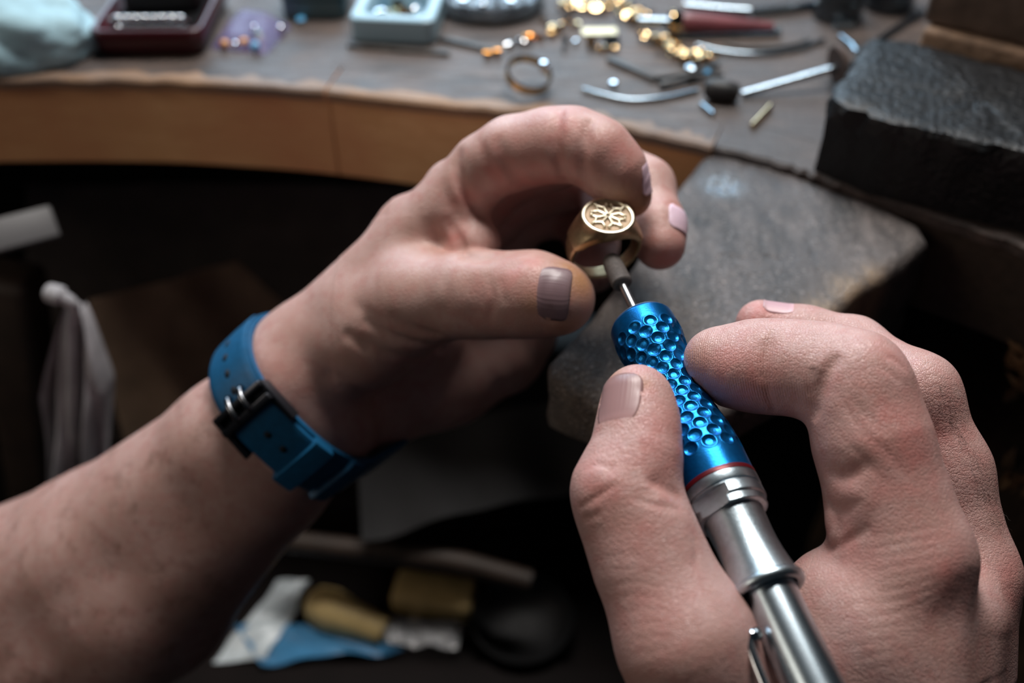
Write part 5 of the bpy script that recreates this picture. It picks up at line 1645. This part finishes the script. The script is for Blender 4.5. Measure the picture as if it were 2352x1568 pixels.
# jars in the back right
for px, py, r, h, lab in ((1936, 62, 0.0125, 0.030, 'dark glass jar at the back, left of the bent steel rod'), (2052, 38, 0.0135, 0.034, 'dark glass jar at the back behind the bent steel rod')):
    c = Bp(px, py) + YA * r
    j = thing('glass_jar', lab, 'jar', tuple(c))
    T(*lathe_geo(c, (0, 0, 1), [(0, 0.001), (0, r * 0.95), (0.001, r), (h * 0.8, r), (h * 0.92, r * 0.8), (h, r * 0.78), (h, r * 0.7), (h * 0.9, r * 0.7), (0.002, r * 0.9), (0.002, 0.001)], 40, ref=(1, 0, 0)), 'jar_body', m_glass, None, None, parent=j)
    T(*lathe_geo(c, (0, 0, 1), [(0.0022, 0.001), (0.0022, r * 0.86), (h * 0.6, r * 0.86), (h * 0.6, 0.001)], 32, ref=(1, 0, 0)), 'contents', m_velvet, None, None, parent=j)
    T(*lathe_geo(c, (0, 0, 1), [(h * 0.9, r * 0.82), (h * 0.9, r * 0.88), (h + 0.004, r * 0.88), (h + 0.005, r * 0.8), (h + 0.005, 0.001)], 32, ref=(1, 0, 0)), 'lid', m_teal, None, None, parent=j)
rod('steel_nut', [(1916, 60), (1960, 58)], 1.9, m_steel2, 'short steel tube in front of the left dark jar', 'tube')

# ---------------------------------------------------------------- under the bench
def draped(name, corners, m, label, cat, n=36, folds=(), thick=0.0012, depth=0.006, seed=1):
    """cloth or hide between four world corners with folds running top to bottom, given thickness"""
    g = np.random.default_rng(seed); q = [np.asarray(c, dtype=float) for c in corners]
    nn = unit(np.cross(q[1] - q[0], q[3] - q[0])); ph = g.uniform(0, 6.28, 5)
    top = np.zeros((n, n, 3))
    for i in range(n):
        for j in range(n):
            s, t = i / (n - 1), j / (n - 1)
            p = (1 - s) * (1 - t) * q[0] + s * (1 - t) * q[1] + s * t * q[2] + (1 - s) * t * q[3]
            w = 0.4 + 0.6 * t
            h = depth * w * (math.sin(9 * s + ph[0] + 1.5 * t) + 0.6 * math.sin(17 * s + ph[1] - 2 * t) + 0.35 * math.sin(5 * t + ph[2] + 3 * s))
            top[i, j] = p + nn * h
    V = np.vstack([top.reshape(-1, 3), top.reshape(-1, 3) - nn * thick]); N2 = n * n; Fc = []
    for i in range(n - 1):
        for j in range(n - 1):
            a = i * n + j; Fc.append((a, a + n, a + n + 1, a + 1)); Fc.append((N2 + a, N2 + a + 1, N2 + a + n + 1, N2 + a + n))
    bd = [i * n for i in range(n)] + [(n - 1) * n + j for j in range(1, n)] + [i * n + n - 1 for i in range(n - 2, -1, -1)] + [j for j in range(n - 2, 0, -1)]
    for k in range(len(bd)): a, b = bd[k], bd[(k + 1) % len(bd)]; Fc.append((a, N2 + a, N2 + b, b))
    return T(np.array(V), Fc, name, m, label, cat)

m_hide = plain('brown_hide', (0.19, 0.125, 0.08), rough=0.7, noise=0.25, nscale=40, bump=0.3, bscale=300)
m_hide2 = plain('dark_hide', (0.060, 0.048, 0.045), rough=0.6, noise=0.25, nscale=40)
m_rag = plain('white_rag', (0.40, 0.40, 0.43), rough=0.9, noise=0.25, nscale=50, bump=0.3, bscale=600)
m_greyp = plain('grey_paint', (0.11, 0.11, 0.115), rough=0.5)
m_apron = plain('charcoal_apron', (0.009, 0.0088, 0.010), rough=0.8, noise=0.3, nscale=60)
m_rail = plain('dark_oak_rail', (0.032, 0.020, 0.014), rough=0.6, noise=0.3, nscale=60)
m_sachet = plain('white_blue_sachet', (0.55, 0.62, 0.66), rough=0.25, noise=0.25, nscale=60)
m_bluesheet = plain('blue_plastic_sheet', (0.05, 0.19, 0.36), rough=0.3, noise=0.3, nscale=40)
m_boxwood = plain('yellow_boxwood', (0.55, 0.40, 0.17), rough=0.55, noise=0.2, nscale=80)

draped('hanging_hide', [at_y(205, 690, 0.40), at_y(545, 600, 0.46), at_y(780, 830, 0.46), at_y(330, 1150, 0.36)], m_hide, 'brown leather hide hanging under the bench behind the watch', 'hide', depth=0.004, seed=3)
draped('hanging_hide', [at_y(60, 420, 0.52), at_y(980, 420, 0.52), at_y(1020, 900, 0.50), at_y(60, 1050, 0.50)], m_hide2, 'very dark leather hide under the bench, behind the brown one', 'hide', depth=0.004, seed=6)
def build_rag():
    n, k = 44, 40; V, Fc = [], []
    for side in (0, 1):
        for i in range(n):
            t = i / (n - 1)
            y = 705 + 560 * t
            hw = 16 + 62 * min(1, t / 0.35) ** 0.8 - 6 * t; cx = 172 + 6 * t - 10 * max(0, t - 0.3)
            for j in range(k):
                s_ = 2 * j / (k - 1) - 1
                p = at_y(cx + hw * s_ + 5 * math.sin(5 * t + 2 * s_), y, 0.345 - 0.03 * t)
                fold = 0.0075 * (0.3 + 0.7 * min(1, t * 2.5)) * (math.sin(7 * s_ + 2.2 * t) + 0.6 * math.sin(13 * s_ - 3 * t + 1) + 0.35 * math.sin(9 * t + 4 * s_))
                V.append(p + np.array([0, fold - 0.0014 * side * -1, 0]))
    N2 = n * k
    for i in range(n - 1):
        for j in range(k - 1):
            a = i * k + j; Fc.append((a, a + k, a + k + 1, a + 1)); Fc.append((N2 + a, N2 + a + 1, N2 + a + k + 1, N2 + a + k))
    bd = [i * k for i in range(n)] + [(n - 1) * k + j for j in range(1, k)] + [i * k + k - 1 for i in range(n - 2, -1, -1)] + [j for j in range(k - 2, 0, -1)]
    for q in range(len(bd)): a, b = bd[q], bd[(q + 1) % len(bd)]; Fc.append((a, N2 + a, N2 + b, b))
    return T(np.array(V), Fc, 'white_rag', m_rag, 'white rag hanging in folds under the bench at left', 'rag')
rag = build_rag()
V, Fc = tube_geo(spline([at_y(172, 740, 0.345), at_y(166, 700, 0.342), at_y(140, 680, 0.342), at_y(112, 672, 0.345)], 6), [0.002] * 6 + [0.003] * 6 + [0.0045] * 6 + [0.002], 12)
T(V, Fc, 'rag_knot', m_rag, None, None, parent=rag)
def slab_px(name, p0, p1, y0, y1, w, th, m, label, cat):
    a, b = at_y(*p0, y0), at_y(*p1, y1); d = unit(b - a); s = unit(np.cross(d, BACK)); n = np.cross(s, d)
    V, Fc = box_geo((a + b) / 2, d * np.linalg.norm(b - a) / 2, s * w / 2, n * th / 2)
    return tag(bevel(mesh_from(name, V, Fc, m), min(w, th) * 0.2), label, cat)
slab_px('steel_bracket', (-190, 590), (128, 508), 0.37, 0.40, 0.016, 0.006, m_greyp, 'pale grey steel bracket under the bench at the left edge', 'bracket')
slab_px('cabinet_post', (20, 620), (110, 1240), 0.42, 0.40, 0.030, 0.03, m_rail, 'dark wooden post under the bench beside the white rag', 'post')
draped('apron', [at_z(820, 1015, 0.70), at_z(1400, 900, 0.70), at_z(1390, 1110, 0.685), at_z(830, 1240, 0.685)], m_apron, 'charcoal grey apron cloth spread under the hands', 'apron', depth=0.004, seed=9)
V, Fc = tube_geo(spline([at_z(640, 1240, 0.66), at_z(900, 1270, 0.66), at_z(1050, 1290, 0.66), at_z(1220, 1335, 0.655)], 6), 0.0062, 14)
T(V, Fc, 'drawer_rail', m_rail, 'dark wooden rail across the open drawer', 'rail')
# open drawer with its contents
ZD = 0.60
dr = thing('drawer', 'open dark drawer below the bench holding sachets and wooden handles', 'drawer', tuple(at_z(800, 1460, ZD)))
x0, x1 = at_z(250, 1500, ZD)[0], at_z(1500, 1450, ZD)[0]; yf, yb = at_z(800, 1535, ZD)[1], at_z(800, 1240, ZD)[1]
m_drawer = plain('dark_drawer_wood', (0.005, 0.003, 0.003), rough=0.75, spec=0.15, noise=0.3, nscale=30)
def bx(name, c, h, m, par): V, Fc = box_geo(c, (h[0], 0, 0), (0, h[1], 0), (0, 0, h[2])); return bevel(mesh_from(name, V, Fc, m, par), 0.001)
cx, cy = (x0 + x1) / 2, (yf + yb) / 2
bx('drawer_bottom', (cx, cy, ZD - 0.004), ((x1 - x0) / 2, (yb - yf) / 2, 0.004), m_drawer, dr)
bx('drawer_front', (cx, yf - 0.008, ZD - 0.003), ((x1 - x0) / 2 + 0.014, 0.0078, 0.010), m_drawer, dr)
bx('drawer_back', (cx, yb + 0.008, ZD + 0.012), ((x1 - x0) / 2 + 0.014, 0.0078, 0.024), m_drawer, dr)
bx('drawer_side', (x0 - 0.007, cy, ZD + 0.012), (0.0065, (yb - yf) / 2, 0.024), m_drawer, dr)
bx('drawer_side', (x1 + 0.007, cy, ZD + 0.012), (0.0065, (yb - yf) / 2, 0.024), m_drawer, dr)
Zp = lambda px, py, h=0.0: at_z(px, py, ZD + h)
draped('sachet', [Zp(488, 1522, 0.006), Zp(640, 1338, 0.012), Zp(712, 1332, 0.012), Zp(612, 1516, 0.008)], m_sachet, 'crumpled white and pale blue sachet in the drawer beside the forearm', 'sachet', depth=0.003, seed=12)
draped('blue_sheet', [Zp(540, 1440, 0.010), Zp(720, 1436, 0.006), Zp(930, 1496, 0.005), Zp(600, 1526, 0.012)], m_bluesheet, 'blue plastic sheet lying in the drawer under the yellow handle', 'sheet', depth=0.0022, seed=14)
a, b = Zp(718, 1382, 0.013), Zp(884, 1450, 0.010); ax = unit(b - a); Ln = np.linalg.norm(b - a)
T(*lathe_geo(a, ax, [(-0.003, 0.0005), (-0.0025, 0.006), (0.002, 0.0105), (0.012, 0.0125), (Ln * 0.6, 0.0100), (Ln, 0.0080), (Ln + 0.001, 0.0005)], 32), 'tool_handle', m_boxwood, 'yellow turned wooden handle in the drawer beside the blue sheet', 'handle')
c = Zp(1000, 1385); V, Fc = box_geo(c + np.array([0, 0, 0.0085]), np.array([0.024, -0.004, 0]), np.array([0.002, 0.012, 0]), (0, 0, 0.008))
tag(bevel(mesh_from('wood_block', V, Fc, m_boxwood), 0.004, 3), 'yellow wooden block at the back of the drawer', 'block')
draped('clear_bag', [Zp(872, 1420, 0.011), Zp(1062, 1432, 0.011), Zp(1050, 1490, 0.011), Zp(890, 1478, 0.011)], m_clear, 'clear plastic bag of silver bits in the drawer', 'bag', depth=0.002, seed=16)
for i, (px, py) in enumerate(((918, 1428), (906, 1452), (945, 1462), (952, 1432), (1055, 1452))):
    T(*lump_geo(Zp(px, py, 0.0), 0.0034, 200 + i, 0.8), 'silver_bit', m_silver, ('upper left', 'leftmost', 'lowest', 'upper right', 'lone rightmost')[i] + ' silver bit under the clear bag in the drawer', 'scrap', 'silver bits in the drawer')
c = Zp(1200, 1450); T(*lathe_geo(c, (0, 0, 1), [(0, 0.001), (0, 0.018), (0.008, 0.027), (0.016, 0.030), (0.017, 0.029), (0.009, 0.025), (0.003, 0.017), (0.003, 0.001)], 40, ref=(1, 0, 0)), 'black_bowl', m_black, 'black rubber bowl at the right end of the drawer', 'bowl')
